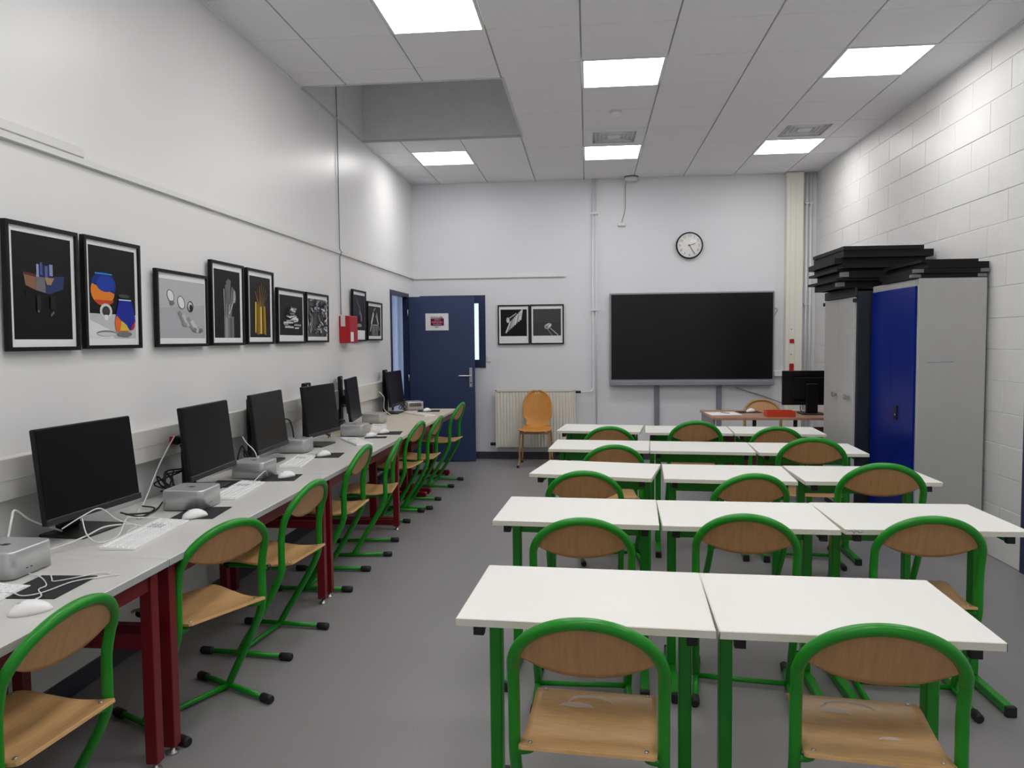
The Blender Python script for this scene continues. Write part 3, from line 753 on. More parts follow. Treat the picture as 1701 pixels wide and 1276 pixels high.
# side pegs on the askew chair
for s_ in (-1, 1):
    pg = MB(); pg.tube([(-.207, s_*.175, .56), (-.200, s_*.226, .56)], .008, 8); o = pg.build('hanging_peg', M['green'], chairs[14])
    m_ = MB(); m_.tube([(-.2005, s_*.222, .56), (-.197, s_*.24, .56)], .0115, 8); m_.build('peg_cap', M['rubber'], o)
# pale rub marks on two seats
def rub_mark(ch, cx, cy, ry, rx, a0, a1, wd):
    st = [c for c in ch.children if c.name.startswith('seat') and 'support' not in c.name][0]
    prof = [(-.25, .456), (-.2, .447), (-.12, .440), (-.03, .446), (.05, .453), (.10, .448), (.125, .434)]
    def zz(x, y):
        for (x0, z0), (x1, z1) in zip(prof, prof[1:]):
            if x <= x1: z = z0+(z1-z0)*(x-x0)/(x1-x0); break
        return z-.010*math.exp(-((x+.08)/.09)**2)*(1-(y/.176)**2)+.0066
    m_ = MB(); n = 20; inn, out = [], []
    for k in range(n+1):
        t_ = a0+(a1-a0)*k/n; q = wd*math.sin(PI*k/n)+.001
        for L_, e in ((inn, -q), (out, q*.5)):
            x, y = cx+(rx+e)*math.sin(t_), cy+(ry+e)*math.cos(t_); L_.append((x, y, zz(x, y)))
    m_.loft([inn, out], cap=False, close=False); m_.build('rub_mark', M['rub'], st)
rub_mark(chairs[0], .01, .01, .068, .05, .1, PI-.2, .012)
rub_mark(chairs[0], -.005, .05, .05, .02, .1, PI-.1, .016)
rub_mark(chairs[1], .02, .02, .075, .055, .1, PI-.2, .010)
rub_mark(chairs[1], .0, .055, .04, .02, .1, PI-.1, .014)
rub_mark(chairs[1], -.10, -.06, .03, .015, .2, PI-.2, .010)

# ------------------------------------------------------------------ white student tables
def table_proto():
    r = thing('student_table', 'x', 'table')
    hw, hd, zt = .348, .25, .74
    tp = MB().box(-hw+.002, hw-.002, -hd+.002, hd-.002, zt-.02, zt, bev=.0015).build('tabletop', M['white_top'], r)
    b = MB(); b.box(-hw, hw, -hd, -hd+.002, zt-.0215, zt-.0015); b.box(-hw, hw, hd-.002, hd, zt-.0215, zt-.0015); b.box(-hw, -hw+.002, -hd, hd, zt-.0215, zt-.0015); b.box(hw-.002, hw, -hd, hd, zt-.0215, zt-.0015)
    b.build('edge_band', M['edge'], tp)
    for s in (-1, 1):
        x = s*(hw-.058)
        MB().box(x-.019, x+.019, .035, .085, .04, zt-.052, bev=.004).build('post', M['green'], r)
        ft = MB().box(x-.018, x+.018, -.245, .235, .006, .041, bev=.003).build('foot', M['green'], r)
        for y0, y1 in ((-.262, -.240), (.23, .25)): MB().box(x-.02, x+.02, y0, y1, .0, .043, bev=.003).build('foot_cap', M['rubber'], ft)
        rl_ = MB().box(x-.013, x+.013, -.2, .2, zt-.052, zt-.0225).build('side_rail', M['green'], r)
        for y0, y1 in ((-.222, -.199), (.199, .22)): MB().box(x-.0145, x+.0145, y0, y1, zt-.056, zt-.0228).build('rail_cap', M['rubber'], rl_)
    MB().box(-hw+.077, hw-.077, .05, .07, .615, .70, bev=.003).build('crossbeam', M['green'], r)
    return r
tp0 = table_proto()
TB = [(.036, -3.238, -3.2, 'white table nearest the camera, left one of two'), (.735, -3.272, -2.2, 'white table nearest the camera, right one of two'),
      (-.004, -2.108, -3.5, 'white table at the left of the second row from the camera'), (.697, -2.150, -2.2, 'white table in the middle of the second row from the camera'), (1.402, -2.150, 0, 'white table at the right of the second row, with pen scribble on its edge'),
      (.090, -1.015, -11, 'white table turned slightly askew at the left of the third row'), (.815, -1.105, -4, 'white table in the middle of the third row from the camera'), (1.535, -1.12, -.5, 'white table at the right of the third row, before the blue cabinet'),
      (.128, .005, -5, 'white table at the left of the fourth row'), (.826, -.058, -4.6, 'white table in the middle of the fourth row, no chair'), (1.53, -.11, -3, 'white table at the right of the fourth row, beside the dark cabinet side'),
      (.150, 1.065, -7.5, 'white table at the left of the farthest row, below the radiator'), (.868, .965, -4, 'white table in the middle of the farthest row'), (1.572, .92, -3.5, 'white table at the right of the farthest row, before the teacher desk')]
for n, (x, y, a, la) in enumerate(TB):
    o = tp0 if n == 0 else copy_tree(tp0)
    o.location = (x, y, 0); o.rotation_euler = (0, 0, math.radians(a)); o['label'] = la; o['group'] = 'white student tables in rows'
    if n == 4:
        tpo = [c for c in o.children if c.name.startswith('tabletop')][0]
        m_ = MB(); px = -.34; pts = []
        rs = random.Random(5)
        for k in range(16): pts.append((px+.004*k, -.2502, .729+rs.uniform(-.006, .006)))
        m_.tube(spline(pts, 2), .0009, 4); m_.build('pen_scribble', M['dark_print'], tpo)

# ------------------------------------------------------------------ computer desks on the left
DX0, DX1, DZ = -2.115, -1.44, .74
def desk(y0, y1, kind, label):
    r = thing('computer_desk', label, 'desk', (0, y0, 0), group='computer desks along the left wall')
    L = y1-y0
    top = 'desk_top' if kind == 'grey' else 'beige_top'; ed = 'desk_edge' if kind == 'grey' else 'beige_top'
    tp = MB().box(DX0, DX1, .002, L-.002, DZ-.026, DZ, bev=.003).build('tabletop', M[top], r)
    MB().box(DX1-.001, DX1+.0015, .002, L-.002, DZ-.025, DZ-.002).build('edge_band', M[ed], tp)
    MB().box(DX1-.06, DX1-.03, .05, L-.05, DZ-.09, DZ-.0265).build('front_rail', M['red'], r)
    MB().box(DX0+.03, DX0+.06, .05, L-.05, DZ-.09, DZ-.0265).build('rear_rail', M['red'], r)
    if kind == 'grey':
        for yy in (.055, L-.055):
            for x in (DX1-.045, DX0+.045):
                lg = MB().box(x-.022, x+.022, yy-.022, yy+.022, .03, DZ-.0265, bev=.002).build('leg', M['red'], r)
                MB().lathe([(.022, .0), (.022, .006), (.009, .012), (.009, .032)], 12, (x, yy, 0)).build('glide', M['steel'], lg)
            MB().box(DX0+.067, DX1-.067, yy-.018, yy+.018, DZ-.085, DZ-.0265).build('top_rail', M['red'], r)
            zz = .46 if (y0 < -2 or yy < 1) else .06
            MB().box(DX0+.067, DX1-.067, yy-.018, yy+.018, zz-.02, zz+.02).build('side_rail', M['red'], r)
        MB().box(DX0+.02, DX0+.028, .08, L-.08, .36, .64).build('back_panel', M['panel_grey'], r)
    else:
        for yy in (.11, L-.09):
            x = -1.72
            MB().box(x-.03, x+.03, yy-.02, yy+.02, .06, DZ-.0265, bev=.004).build('post', M['red'], r)
            MB().box(DX0+.02, DX1-.065, yy-.028, yy+.028, .012, .06, bev=.008).build('foot', M['red'], r)
            for fx in (DX0+.05, DX1-.1): MB().lathe([(.018, 0), (.018, .014)], 10, (fx, yy, 0)).build('glide', M['rubber'], r)
            MB().box(DX0+.06, DX1-.06, yy-.02, yy+.02, DZ-.07, DZ-.0265).build('top_rail', M['red'], r)
        MB().box(-1.745, -1.72, .14, L-.12, .40, .62).build('back_panel', M['red'], r)
    return r
desk(-4.68, -2.98, 'grey', 'grey-topped computer desk with red legs nearest the camera')
desk(-2.978, -1.28, 'grey', 'grey-topped computer desk with red legs, second from the camera')
desk(-1.278, .42, 'grey', 'grey-topped computer desk with red legs, farthest of the grey tops')
desk(.424, 1.67, 'beige', 'beige-topped computer desk adjoining the last grey top')
desk(1.674, 2.90, 'beige', 'beige-topped computer desk at the far end by the doorway')

# monitors (local: screen faces +x, width along y, base at origin)
def monitor_proto(raised=False):
    r = thing('monitor', 'x', 'monitor')
    zb, zt, hw = .085, .45, .268
    tl = Matrix.Translation((0, 0, zb)) @ Matrix.Rotation(-math.radians(6), 4, 'Y') @ Matrix.Translation((0, 0, -zb))
    def tilt(o): o.data.transform(tl); return o
    tilt(MB().box(-.024, -.002, -hw, hw, zb, zt, bev=.004).build('housing', M['black'], r))
    tilt(MB().box(-.048, -.023, -hw+.08, hw-.08, zb+.06, zt-.08, bev=.012).build('rear_bulge', M['black'], r))
    tilt(MB().box(-.003, .0, -hw+.006, hw-.006, zb+.026, zt-.006).build('screen', M['screen_matte'], r))
    tilt(MB().box(-.004, .006, -hw, hw, zb-.002, zb+.024, bev=.003).build('chin', M['dark'], r))
    h = .462 if raised else .41
    st = MB().box(-.152, -.128, -.06, .06, .012, h, bev=.006).build('stand_column', M['black'], r)
    MB().box(-.128, -.06, -.035, .035, .22, .29, bev=.004).build('pivot', M['black'], r)
    MB().box(-.175, .03, -.12, .12, .0, .012, bev=.004).build('stand_base', M['dark'], r)
    if raised: MB().lathe([(.008, -.1275), (.008, -.125)], 12, (0, 0, h-.022), 'x').build('cable_hole', M['silver'], st)
    return r
mp1, mp2 = monitor_proto(False), monitor_proto(True)
used = {0: False, 1: False}
MON = [(-1.945, -2.625, 4.0, 0, 'black monitor nearest the camera on the computer desk'), (-1.905, -1.73, -3, 0, 'second black monitor from the camera, next to the red socket'),
       (-1.953, -.865, -3, 0, 'third black monitor from the camera, in the middle of the row'), (-1.895, -.09, 5, 1, 'fourth black monitor from the camera, with a tall stand column showing on its left'),
       (-1.985, .98, -8, 1, 'fifth black monitor from the camera, first on the beige tops'), (-2.03, 2.36, 1.5, 1, 'farthest black monitor of the row, beside the doorway')]
for x, y, a, k, la in MON:
    src = (mp1, mp2)[k]
    o = src if not used[k] else copy_tree(src); used[k] = True
    a = -math.radians(a)
    o.location = (x, y, DZ+.0005); o.rotation_euler = (0, 0, a)
    if x < -2: o.location.x = -1.965
    o['label'] = la; o['group'] = 'black monitors on the computer desks'

# silver desktop computers
def comp_proto():
    r = thing('desktop_computer', 'x', 'computer')
    def rr(h, rad, z, n=6):
        out = []
        for cx, cy, a0 in ((h-rad, h-rad, 0), (-h+rad, h-rad, PI/2), (-h+rad, -h+rad, PI), (h-rad, -h+rad, 3*PI/2)):
            for k in range(n+1):
                a = a0+PI/2*k/n; out.append((cx+rad*math.cos(a), cy+rad*math.sin(a), z))
        return out
    b = MB(); b.loft([rr(.0985, .028, .006), rr(.0985, .028, .089), rr(.0965, .027, .093), rr(.093, .025, .095)], smooth=True); b.build('case', M['silver'], r)
    MB().lathe([(.085, 0), (.085, .0075)], 28).build('base_ring', M['rubber'], r)
    # small dark emblem on top: round fruit with a bite and a leaf
    pts = []
    for k in range(28):
        a = 2*PI*k/28; rr_ = .016*(1-.12*math.exp(-((a-PI/2)/.35)**2)-.06*math.exp(-((a-3*PI/2)/.3)**2))
        x, y = rr_*math.cos(a)*.9, rr_*math.sin(a)
        if (x-.019)**2+(y-.003)**2 < .0075**2: x = .019-math.sqrt(max(0, .0075**2-(y-.003)**2))
        pts.append((x, y))
    em = MB(); em.prism(pts, 'z', .095, .0954); em.prism(ell(.003, .021, .0025, .0055, 10, rot=-.6), 'z', .095, .0954)
    em.build('emblem', M['dark_print'], r, None, PI/2)
    for s in (-.03, -.01): MB().box(.098, .0989, s-.0045, s+.0045, .026, .029).build('port', M['dark'], r)
    b = MB()
    for k in range(14): b.box(-.0992, -.098, -.065+.0095*k, -.059+.0095*k, .04, .082)
    b.build('rear_grille', M['dark'], r)
    return r
c0 = comp_proto(); fl = [True]
for x, y, a, la in [(-1.905, -3.165, 0, 'silver desktop computer cut by the left edge of the photo'), (-1.80, -2.155, 2, 'silver desktop computer between the first and second monitors'), (-1.855, -1.37, 0, 'silver desktop computer between the second and third monitors'),
                    (-1.99, -.41, 4, 'silver desktop computer between the third and fourth monitors'), (-1.85, .49, 0, 'silver desktop computer at the far end of the grey tops'), (-1.955, 1.42, 0, 'silver desktop computer on the beige top, between the fifth and last monitors'),
                    (-1.905, 2.78, 118, 'silver desktop computer showing its dark vented back, far end by the doorway')]:
    o = c0 if fl[0] else copy_tree(c0); fl[0] = False
    o.location = (x, y, DZ); o.rotation_euler = (0, 0, math.radians(a)); o['label'] = la; o['group'] = 'silver desktop computers'
# keyboards
def kb_proto():
    r = thing('keyboard', 'x', 'keyboard')
    MB().prism([(-.065, .001), (.065, .001), (.065, .006), (-.065, .014)], 'y', -.225, .225).build('base', M['peripheral'], r)
    b = MB(); rk = random.Random(2)
    for row in range(6):
        x = .055-.0215*row; z = .006+.008*(.065-x)/.13
        y = -.219
        while y < .213:
            wd = .0165
            if row == 0 and -.13 < y < -.02: wd = .10
            gap = .012 if (abs(y-.055) < .012 or abs(y-.125) < .012) else .0025
            if y+wd > .22: break
            b.box(x-.0085 if row < 5 else x-.005, x+.0085 if row < 5 else x+.005, y, y+wd, z-.001, z+.0032)
            y += wd+gap
    k = b.build('keys', M['peripheral'], r); k['kind'] = 'stuff'
    b = MB(); 
    for row in range(2, 5):
        x = .055-.0215*row; z = .006+.008*(.065-x)/.13
        for q in range(3): b.box(x-.0085, x+.0085, .068+.019*q, .0845+.019*q, z+.0032, z+.0037)
    b.build('grey_keys', M['key_dark'], r)['kind'] = 'stuff'
    return r
k0 = kb_proto(); fl = [True]
for x, y, a, la in [(-1.765, -3.53, 3, 'white keyboard cut by the left edge of the photo'), (-1.715, -2.66, 4, 'white keyboard in front of the first monitor'), (-1.755, -1.78, 6, 'white keyboard in front of the second monitor'),
                    (-1.80, -.85, 8, 'white keyboard in front of the third monitor'), (-1.72, .10, 34, 'white keyboard set at an angle at the end of the grey tops'), (-1.80, 1.02, 14, 'white keyboard in front of the fifth monitor on the beige top'),
                    (-1.70, 2.22, 40, 'white keyboard at the far end of the beige top')]:
    o = k0 if fl[0] else copy_tree(k0); fl[0] = False
    o.location = (x, y, DZ); o.rotation_euler = (0, 0, math.radians(a)); o['label'] = la; o['group'] = 'white keyboards'
# mouse mats and mice
MATS = [(-1.655, -3.30, .19, .22, 3, 'black mouse mat nearest the camera under white cables'), (-1.69, -2.28, .19, .23, 6, 'black mouse mat right of the first keyboard'), (-1.68, -1.41, .19, .20, 8, 'black mouse mat right of the second keyboard'),
        (-1.70, -.58, .18, .21, 8, 'black mouse mat right of the third keyboard'), (-1.64, .36, .17, .10, 10, 'black mouse mat at the far corner of the grey tops'), (-1.60, .64, .19, .22, 8, 'black mouse mat at the near corner of the beige top'),
        (-1.69, 2.60, .24, .20, 8, 'black mouse mat at the far end beside the vented computer')]
for x, y, dx, dy, a, la in MATS:
    tag(MB().box(-dx/2, dx/2, -dy/2, dy/2, .0002, .0032, bev=.001).build('mouse_mat', M['pad'], None, (x, y, DZ), math.radians(a)), la, 'mouse mat', 'black mouse mats')
tag(MB().box(-.13, .13, -.1, .1, .0002, .0032).build('mouse_mat', M['pad'], None, (-1.86, -1.60, DZ), .1), 'black mat lying behind the second keyboard beside the silver computer', 'mouse mat', 'black mouse mats')
def mouse_mesh():
    rings = []
    for k in range(13):
        t_ = k/12; x = -.055+.11*t_
        hw = .031*(1-abs(2*t_-1)**2.6)**.5 if 0 < t_ < 1 else .001
        h = .036*(math.sin(PI*min(1, (t_*.9+.06)))**.7)
        if k in (0, 12): hw, h = .004, .006
        ring = []
        for q in range(14):
            a = PI*q/13; ring.append((x, hw*math.cos(a), .001+h*max(0, math.sin(a))**.75))
        rings.append(ring)
    return MB().loft(rings, cap=True, smooth=True)
def mouse_proto():
    r = thing('computer_mouse', 'x', 'mouse')
    mouse_mesh().build('body', M['peripheral'], r)
    MB().lathe([(.004, -.003), (.0055, 0), (.004, .003)], 12, (-.025, 0, .031), 'y').build('scroll_wheel', M['key_dark'], r)
    return r
m0 = mouse_proto(); fl = [True]
MICE = [(-1.545, -3.515, 40, .0, 'white computer mouse nearest the camera, off its mat'), (-1.672, -2.37, 50, .0035, 'white computer mouse on the mat right of the first keyboard'), (-1.655, -1.40, 60, .0035, 'white computer mouse on the mat right of the second keyboard'),
        (-1.72, -.61, 60, .0035, 'white computer mouse on the mat right of the third keyboard'), (-1.69, .39, 60, .0035, 'white computer mouse at the far corner of the grey tops'), (-1.65, .63, 60, .0035, 'white computer mouse on the near corner of the beige top'),
        (-1.70, 2.56, 60, .0035, 'white computer mouse at the far end beside the vented computer')]
for x, y, a, dz, la in MICE:
    o = m0 if fl[0] else copy_tree(m0); fl[0] = False
    o.location = (x, y, DZ+dz); o.rotation_euler = (0, 0, math.radians(a)); o['label'] = la; o['group'] = 'white computer mice'

# cables
def cable(pts, r_, m_, label, name='cable', group='cables on the computer desks'):
    zs_ = [(p[0], p[1], max(p[2], r_+.0005)+DZ) for p in pts]
    b = MB(); b.tube([Vector((p.x, p.y, max(p.z, DZ+r_))) for p in spline(zs_, 6)], r_, 6)
    return tag(b.build(name, M[m_]), label, 'cable', group)
cable([(-1.57, -3.47, .02), (-1.60, -3.40, .008), (-1.655, -3.34, .006), (-1.66, -3.30, .006), (-1.74, -3.22, .004), (-1.80, -3.20, .01)], .0022, 'cable_white', 'white mouse cable zigzagging over the nearest mouse mat')
cable([(-1.82, -3.42, .02), (-1.72, -3.38, .008), (-1.66, -3.40, .006), (-1.62, -3.36, .006), (-1.60, -3.26, .006), (-1.54, -3.20, .005), (-1.50, -3.17, .004)], .0022, 'cable_white', 'white cable crossing the lower half of the nearest mouse mat')
cable([(-1.72, -3.20, .006), (-1.69, -3.235, .006), (-1.66, -3.26, .006), (-1.60, -3.20, .006), (-1.57, -3.16, .006), (-1.53, -3.17, .004)], .0022, 'cable_white', 'white cable crossing the upper half of the nearest mouse mat')
cable([(-1.95, -3.06, .02), (-1.90, -2.93, .02), (-1.86, -2.83, .035), (-1.84, -2.74, .05), (-1.83, -2.62, .03), (-1.80, -2.56, .01)], .003, 'cable_white', 'white cable arching below the nearest monitor')
cable([(-1.93, -2.86, .07), (-1.88, -2.80, .11), (-1.86, -2.73, .12), (-1.84, -2.66, .06), (-1.80, -2.60, .02), (-1.80, -2.66, .01), (-1.75, -2.72, .006)], .0025, 'cable_white', 'white cable looped high in front of the nearest monitor stand')
cable([(-1.89, -2.80, .10), (-1.85, -2.83, .04), (-1.82, -2.80, .004), (-1.80, -2.72, .01), (-1.84, -2.60, .05), (-1.86, -2.50, .03), (-1.80, -2.42, .01)], .0025, 'cable_white', 'white cable crossing under the nearest monitor towards the second computer')
cable([(-1.98, -3.08, .03), (-2.0, -3.02, .14), (-2.04, -2.95, .16), (-2.06, -2.85, .10), (-2.05, -2.7, .02)], .004, 'cable_white', 'thick white cable arching up behind the computer at the left edge')
cable([(-2.1, -1.77, .28), (-2.08, -1.95, .16), (-2.04, -2.15, .02), (-1.98, -2.3, .006), (-1.90, -2.42, .006)], .004, 'cable_white', 'straight white cable from the wall trunking down to the desk')
def tangle(cx, cy, n, seed, label, span=.1, src=None):
    rt = random.Random(seed)
    for k in range(n):
        pts = []
        if src: pts += [src, (src[0]+.02, src[1]+.02+.02*k, src[2]-.12)]
        for q in range(6):
            pts.append((cx+rt.uniform(-.04, .04), cy+rt.uniform(-span, span), rt.uniform(.01, .13)))
        pts.append((cx+.03, cy+rt.uniform(-.05, .05), .006))
        cable(pts, .0042, 'cable_black', label, 'black_cable', label.replace('black cable', 'black cables'))
tangle(-2.05, -1.93, 3, 1, 'black cable in the tangle hanging from the red socket', .06, (-2.075, -1.76, .235))
tangle(-2.04, -1.08, 2, 2, 'black cable looped beside the left edge of the third monitor', .07)
tangle(-2.03, .32, 2, 3, 'black cable coiled behind the computer at the far end of the grey tops', .08)
tangle(-2.03, .62, 2, 4, 'black cable tangled left of the fifth monitor stand', .07)
tangle(-1.97, 2.58, 3, 5, 'black cable coiled below the farthest monitor', .07)
cable([(-2.03, -.52, .24), (-2.02, -.44, .22), (-2.02, -.38, .12), (-2.03, -.36, .01)], .005, 'cable_black', 'black cable curving down from the right side of the third monitor')
cable([(-2.02, -1.16, .20), (-1.985, -1.19, .17), (-1.93, -1.20, .12), (-1.90, -1.22, .06), (-1.87, -1.27, .10), (-1.86, -1.32, .097)], .003, 'cable_white', 'white cable dropping from the third monitor to the computer before it')
cable([(-2.04, 1.9, .26), (-2.0, 1.93, .20), (-2.02, 2.0, .08), (-1.98, 2.1, .01)], .004, 'cable_white', 'white cable hanging left of the farthest monitor')
cable([(-1.75, -1.43, .01), (-1.72, -1.53, .06), (-1.74, -1.60, .03), (-1.76, -1.62, .006)], .0022, 'cable_white', 'white keyboard cable rising in front of the computer between second and third monitors')
for n, (x, y) in enumerate([(-1.72, -1.33), (-1.82, -.62), (-1.80, -.53)]):
    cable([(x-.06, y, .01), (x-.03, y+.07, .006), (x+.01, y+.05, .006), (x+.03, y-.02, .012)], .0022, 'cable_white', ['white mouse cable curling off the second mat', 'white cable curling beyond the third keyboard', 'white cable beside the third mouse mat'][n])
cable([(-2.02, -2.2, .01), (-1.93, -2.25, .012), (-1.9, -2.4, .01), (-1.93, -2.5, .05)], .004, 'cable_black', 'black cable lying from the nearest monitor to the second silver computer')
cable([(-1.98, -2.1, .008), (-1.91, -2.3, .008), (-1.94, -2.45, .03)], .004, 'cable_black', 'second black cable lying behind the silver computer by the second monitor')

# ------------------------------------------------------------------ wooden shell chair by the radiator (faces -y)
wc = thing('wooden_chair', 'orange varnished plywood shell chair with tan legs before the radiator', 'chair', (-.585, 3.50, 0), -.03)
prof = [(-.2, .428), (-.19, .438), (-.12, .44), (.0, .43), (.10, .432), (.165, .45), (.195, .50), (.21, .56), (.225, .66), (.240, .75), (.252, .83), (.258, .866), (.26, .887)]
PP = spline([(0, y, z) for y, z in prof], 6); nP = len(PP)-1
def shell(u, v):
    k = min(int(round(u*nP)), nP); p = PP[k]
    t_ = k/nP
    if t_ < .5: hw = .19-.03*max(0, (t_-.3)/.2)
    else: hw = .16
    if t_ < .04: hw = .12+.07*(t_/.04)**.5
    z = p.z
    if z > .455:
        if z < .535: hw = .138
        elif z < .585: hw = .138+.040*math.sin((z-.535)/.05*PI/2)
        elif z < .70: hw = .178
        else: hw = .178*math.sqrt(max(.03, 1-((z-.70)/.19)**2))
    elif z > .44 and p.y > .1: hw = .16-.025*(z-.44)/.015
    x = (2*v-1)*hw
    curve = -.02*(2*v-1)**2*(1 if z > .46 else 0)
    return (x, p.y+curve-.0, z+(.012*(2*v-1)**2 if z < .45 else 0))
kk = [i for i in range(nP) if PP[i].z > .845 and PP[i].z < .868]
MB().sheet(shell, nP, 24, .011, skip=lambda i, j: i in kk and 8 <= j < 16).build('shell', M['orange_wood'], wc)
for s in (-1, 1):
    for y0, y1, nm in ((-.15, -.19, 'f'), (.15, .23, 'b')):
        lg = MB(); lg.tube(spline([(s*.165, y0, .42), (s*.172, y0-.005 if y0 < 0 else y0, .38), (s*.178, (y0*.6+y1*.4), .2), (s*.18, y0, .1), (s*.195, y1, .02)], 5), .011, 8)
        o = lg.build('leg', M['tan_metal'], wc)
        MB().lathe([(.014, 0), (.015, .03)], 10, (s*.195, y1, 0)).build('foot_cap', M['rubber'], o)
    MB().tube([(s*.165, -.15, .418), (s*.165, .15, .418)], .010, 8).build('side_tube', M['tan_metal'], wc)
MB().box(-.165, .165, -.16, -.14, .395, .418, bev=.004).build('front_tube', M['tan_metal'], wc)

# ------------------------------------------------------------------ teacher desk corner
td = thing('teacher_desk', 'wood-topped teacher desk with dark red frame in front of the big screen', 'desk', (0, 0, 0))
MB().box(1.21, 2.55, 1.83, 2.62, .725, .75, bev=.003).build('tabletop', M['desk_wood'], td)
MB().box(1.225, 1.245, 1.86, 2.6, .0, .724).build('side_panel', M['panel_grey'], td)
MB().box(1.245, 2.5, 1.90, 1.93, .60, .635).build('front_rail', M['dark_red_wood'], td)
MB().box(1.245, 2.5, 2.35, 2.37, .15, .6).build('modesty_panel', M['dark_red_wood'], td)
for x in (1.29, 1.62, 2.0, 2.3, 2.47): MB().box(x-.015, x+.015, 1.90, 1.93, (.0 if x in (1.29, 2.47) else .635), (.6 if x in (1.29, 2.47) else .725)).build('post', M['rubber'] if x not in (1.29, 2.47) else M['dark_red_wood'], td)
tm = thing('monitor', 'black teacher monitor seen from behind at the right end of the teacher desk', 'monitor', (2.22, 2.24, .7505), PI/2)
zb, zt, hw = .085, .425, .27
MB().box(-.03, 0, -hw, hw, zb, zt, bev=.005).build('housing', M['black'], tm)
MB().box(-.05, -.03, -hw+.1, hw-.1, zb+.05, zt-.06, bev=.01).build('rear_bulge', M['black'], tm)
MB().box(0, .002, -hw+.006, hw-.006, zb+.02, zt-.006).build('screen', M['screen_matte'], tm)
MB().box(-.09, -.05, -.055, .055, .012, .30, bev=.006).build('stand_column', M['black'], tm)
MB().box(-.16, .06, -.11, .11, 0, .012, bev=.004).build('stand_base', M['dark'], tm)
tr = thing('red_tray', 'orange-red open tray on the front edge of the teacher desk', 'tray', (1.86, 1.95, .75), -.03)
b = MB(); b.box(-.13, .13, -.09, .09, .0005, .006); b.build('bottom', M['tray_red'], tr)
for bx in ((-.13, .13, -.09, -.083), (-.13, .13, .083, .09), (-.13, -.123, -.083, .083), (.123, .13, -.083, .083)): MB().box(bx[0], bx[1], bx[2], bx[3], .006, .055).build('tray_side', M['tray_red'], tr)
tag(MB().box(-.15, .15, -.15, .15, .0003, .004).build('paper_stack', M['paper'], None, (1.375, 2.2, .75), .1), 'white papers on the left end of the teacher desk', 'papers')
tag(MB().box(-.004, .004, -.07, .07, .0, .008, bev=.002).build('pen', M['rail_grey'], None, (1.40, 2.22, .7545), .5), 'dark pen lying on the papers on the teacher desk', 'pen')
tag(MB().box(-.11, .11, -.09, .09, .0003, .004).build('mouse_mat', M['pad'], None, (1.66, 2.36, .75), .1), 'dark mouse mat on the teacher desk', 'mouse mat')
o = copy_tree(m0); o.location = (1.68, 2.36, .7542); o.rotation_euler = (0, 0, .6); o['label'] = 'white computer mouse on the teacher desk'; 
if 'group' in o: del o['group']
o = copy_tree(k0); o.location = (2.06, 2.48, .7502); o.rotation_euler = (0, 0, PI/2); o.scale = (.8, .8, .8); o['label'] = 'white keyboard behind the monitor on the teacher desk'
if 'group' in o: del o['group']
m_ = MB(); m_.tube(spline([(2.12, 2.2, .83), (2.1, 2.1, .79), (2.15, 2.05, .76), (2.25, 2.08, .755), (2.35, 2.1, .757)], 6), .004, 6)
tag(m_.build('cable', M['cable_black']), 'black cable under the teacher monitor', 'cable')
# teacher chair: same arch shape, brown back only shows
tc_ = copy_tree(cp); tc_.location = (1.96, 2.93, 0); tc_.rotation_euler = (0, 0, -PI/2-.05); tc_['label'] = 'brown-backed chair behind the teacher desk, facing the tables'
if 'group' in tc_: del tc_['group']
for ch in tc_.children:
    if ch.data and ch.data.materials and ch.data.materials[0] == M['green']:
        ch.data = ch.data.copy(); ch.data.materials[0] = M['tan_metal']
    for g in ch.children:
        pass

# ------------------------------------------------------------------ cabinets and stacked black frames
cb = thing('metal_cabinet', 'tall grey cabinet with a shiny blue door against the block wall', 'cabinet', (2.305, 0, 0))
MB().box(0.002, .445, 0, .85, 0, 1.90, bev=.003).build('carcass', M['cab_grey'], cb)
dr = MB().box(-.014, .001, .025, .825, .06, 1.85, bev=.003).build('door', M['blue'], cb)
MB().box(-.0145, -.0135, .424, .426, .06, 1.85).build('door_gap', M['cab_black'], dr)
hd = MB().box(-.022, -.013, .285, .34, .89, 1.0, bev=.01).build('handle', M['black'], dr)
MB().lathe([(.008, -.024), (.008, -.019)], 10, (0, .312, .93), 'x').build('lock', M['steel'], hd)
m_ = MB(); m_.prism(line(.06, 1.32, .24, 1.325, .003), 'y', -.0012, .0005); m_.build('scuff_mark', M['panel_grey'], cb)
cb2 = thing('metal_cabinet', 'tall dark cabinet with grey doors behind the blue-doored cabinet', 'cabinet', (2.18, .875, 0))
MB().box(.02, .57, 0, .79, 0, 1.87, bev=.003).build('carcass', M['cab_black'], cb2)
MB().box(-.002, .0195, 0, .79, 1.83, 1.9, bev=.003).build('top_rail', M['cab_black'], cb2)
for y0, y1, hy in ((.018, .39, .115), (.397, .772, .42)):
    d_ = MB().box(-.002, .019, y0, y1, .06, 1.825, bev=.003).build('door', M['cab_grey'], cb2)
    h_ = MB(); h_.lathe([(.008, -.03), (.008, -.001)], 10, (0, hy, 1.01), 'x'); h_.box(-.04, -.026, hy-.035, hy+.035, .99, 1.03, bev=.006); h_.build('handle', M['steel'], d_)
for y in (.004, .78):
    MB().box(-.014, .012, y, y+.012, 1.78, 1.81).build('door_stop', M['rubber'], cb2)
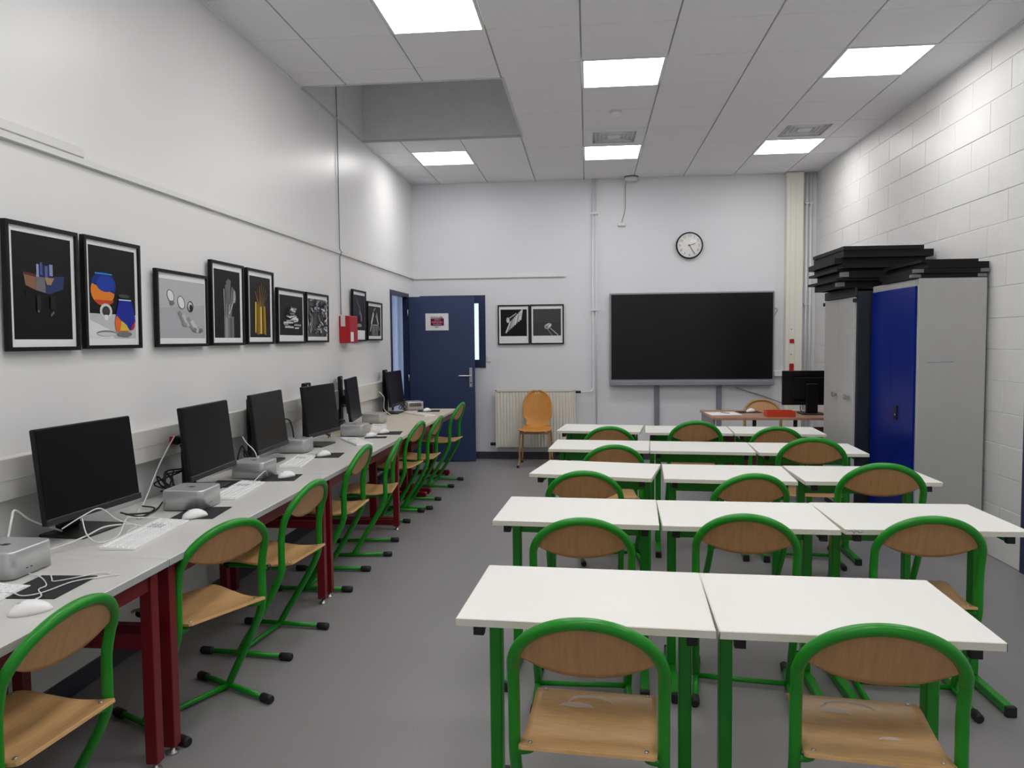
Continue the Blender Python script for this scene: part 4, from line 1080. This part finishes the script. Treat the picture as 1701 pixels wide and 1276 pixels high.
def slab(x0, x1, y0, y1, z0, z1, rz, label, group, corners=False):
    r = thing('flat_black_frame', label, 'frame', ((x0+x1)/2, (y0+y1)/2, z0), rz, group)
    w2, d2 = (x1-x0)/2, (y1-y0)/2; h = z1-z0
    b = MB(); fw2 = .035
    b.box(-w2, w2, -d2, -d2+fw2, 0, h); b.box(-w2, w2, d2-fw2, d2, 0, h); b.box(-w2, -w2+fw2, -d2+fw2, d2-fw2, 0, h); b.box(w2-fw2, w2, -d2+fw2, d2-fw2, 0, h)
    b.build('frame', M['slab'], r)
    MB().box(-w2+fw2, w2-fw2, -d2+fw2, d2-fw2, h*.5, h*.9).build('board', M['slab'], r)
    if corners:
        for sx in (-1, 1):
            m_ = MB().box(sx*w2-.03, sx*w2+.03, -d2-.002, -d2+.04, h*.15, h*.85); m_.build('corner_guard', M['slab_grey'], r)
    return r
GS = 'black frames stacked on the far cabinet'
z = 1.902
STK = [(2.07, 2.70, .89, 1.60, .05, .00, True), (2.02, 2.72, .86, 1.62, .02, .012, False), (2.09, 2.72, .84, 1.60, .055, -.01, True), (2.03, 2.69, .88, 1.63, .02, .015, False), (2.06, 2.73, .82, 1.58, .035, .0, False),
       (2.01, 2.70, .84, 1.60, .045, -.015, False), (2.06, 2.74, .80, 1.60, .055, .0, False), (2.05, 2.66, .79, 1.58, .03, .012, False)]
ORD = ['lowest', 'second from the bottom', 'third from the bottom', 'fourth from the bottom', 'fifth from the bottom', 'third from the top', 'second from the top', 'topmost']
for n, (x0, x1, y0, y1, h, rz, cn) in enumerate(STK):
    slab(x0, x1, y0, y1, z, z+h, rz, 'flat black frame on the far dark cabinet, %s of its stack' % ORD[n], GS, cn); z += h+.001
z = 1.9015
STK2 = [(2.29, 2.72, .01, .62, .03, 0, True), (2.30, 2.73, .0, .70, .035, .01, True), (2.36, 2.755, -.005, .74, .04, 0, False), (2.33, 2.70, .02, .72, .02, -.01, False)]
ORD2 = ['lowest', 'second from the bottom', 'third from the bottom', 'topmost']
for n, (x0, x1, y0, y1, h, rz, cn) in enumerate(STK2):
    slab(x0, x1, y0, y1, z, z+h, rz, 'flat black frame on the blue-doored cabinet, %s of its stack' % ORD2[n], 'black frames stacked on the blue-doored cabinet', cn); z += h+.001
tag(MB().box(-.06, .06, -.05, .05, 0, .012).build('wood_offcut', M['sand'], None, (2.64, .45, z), .2), 'thin wooden piece on top of the frames over the blue-doored cabinet', 'wood piece')
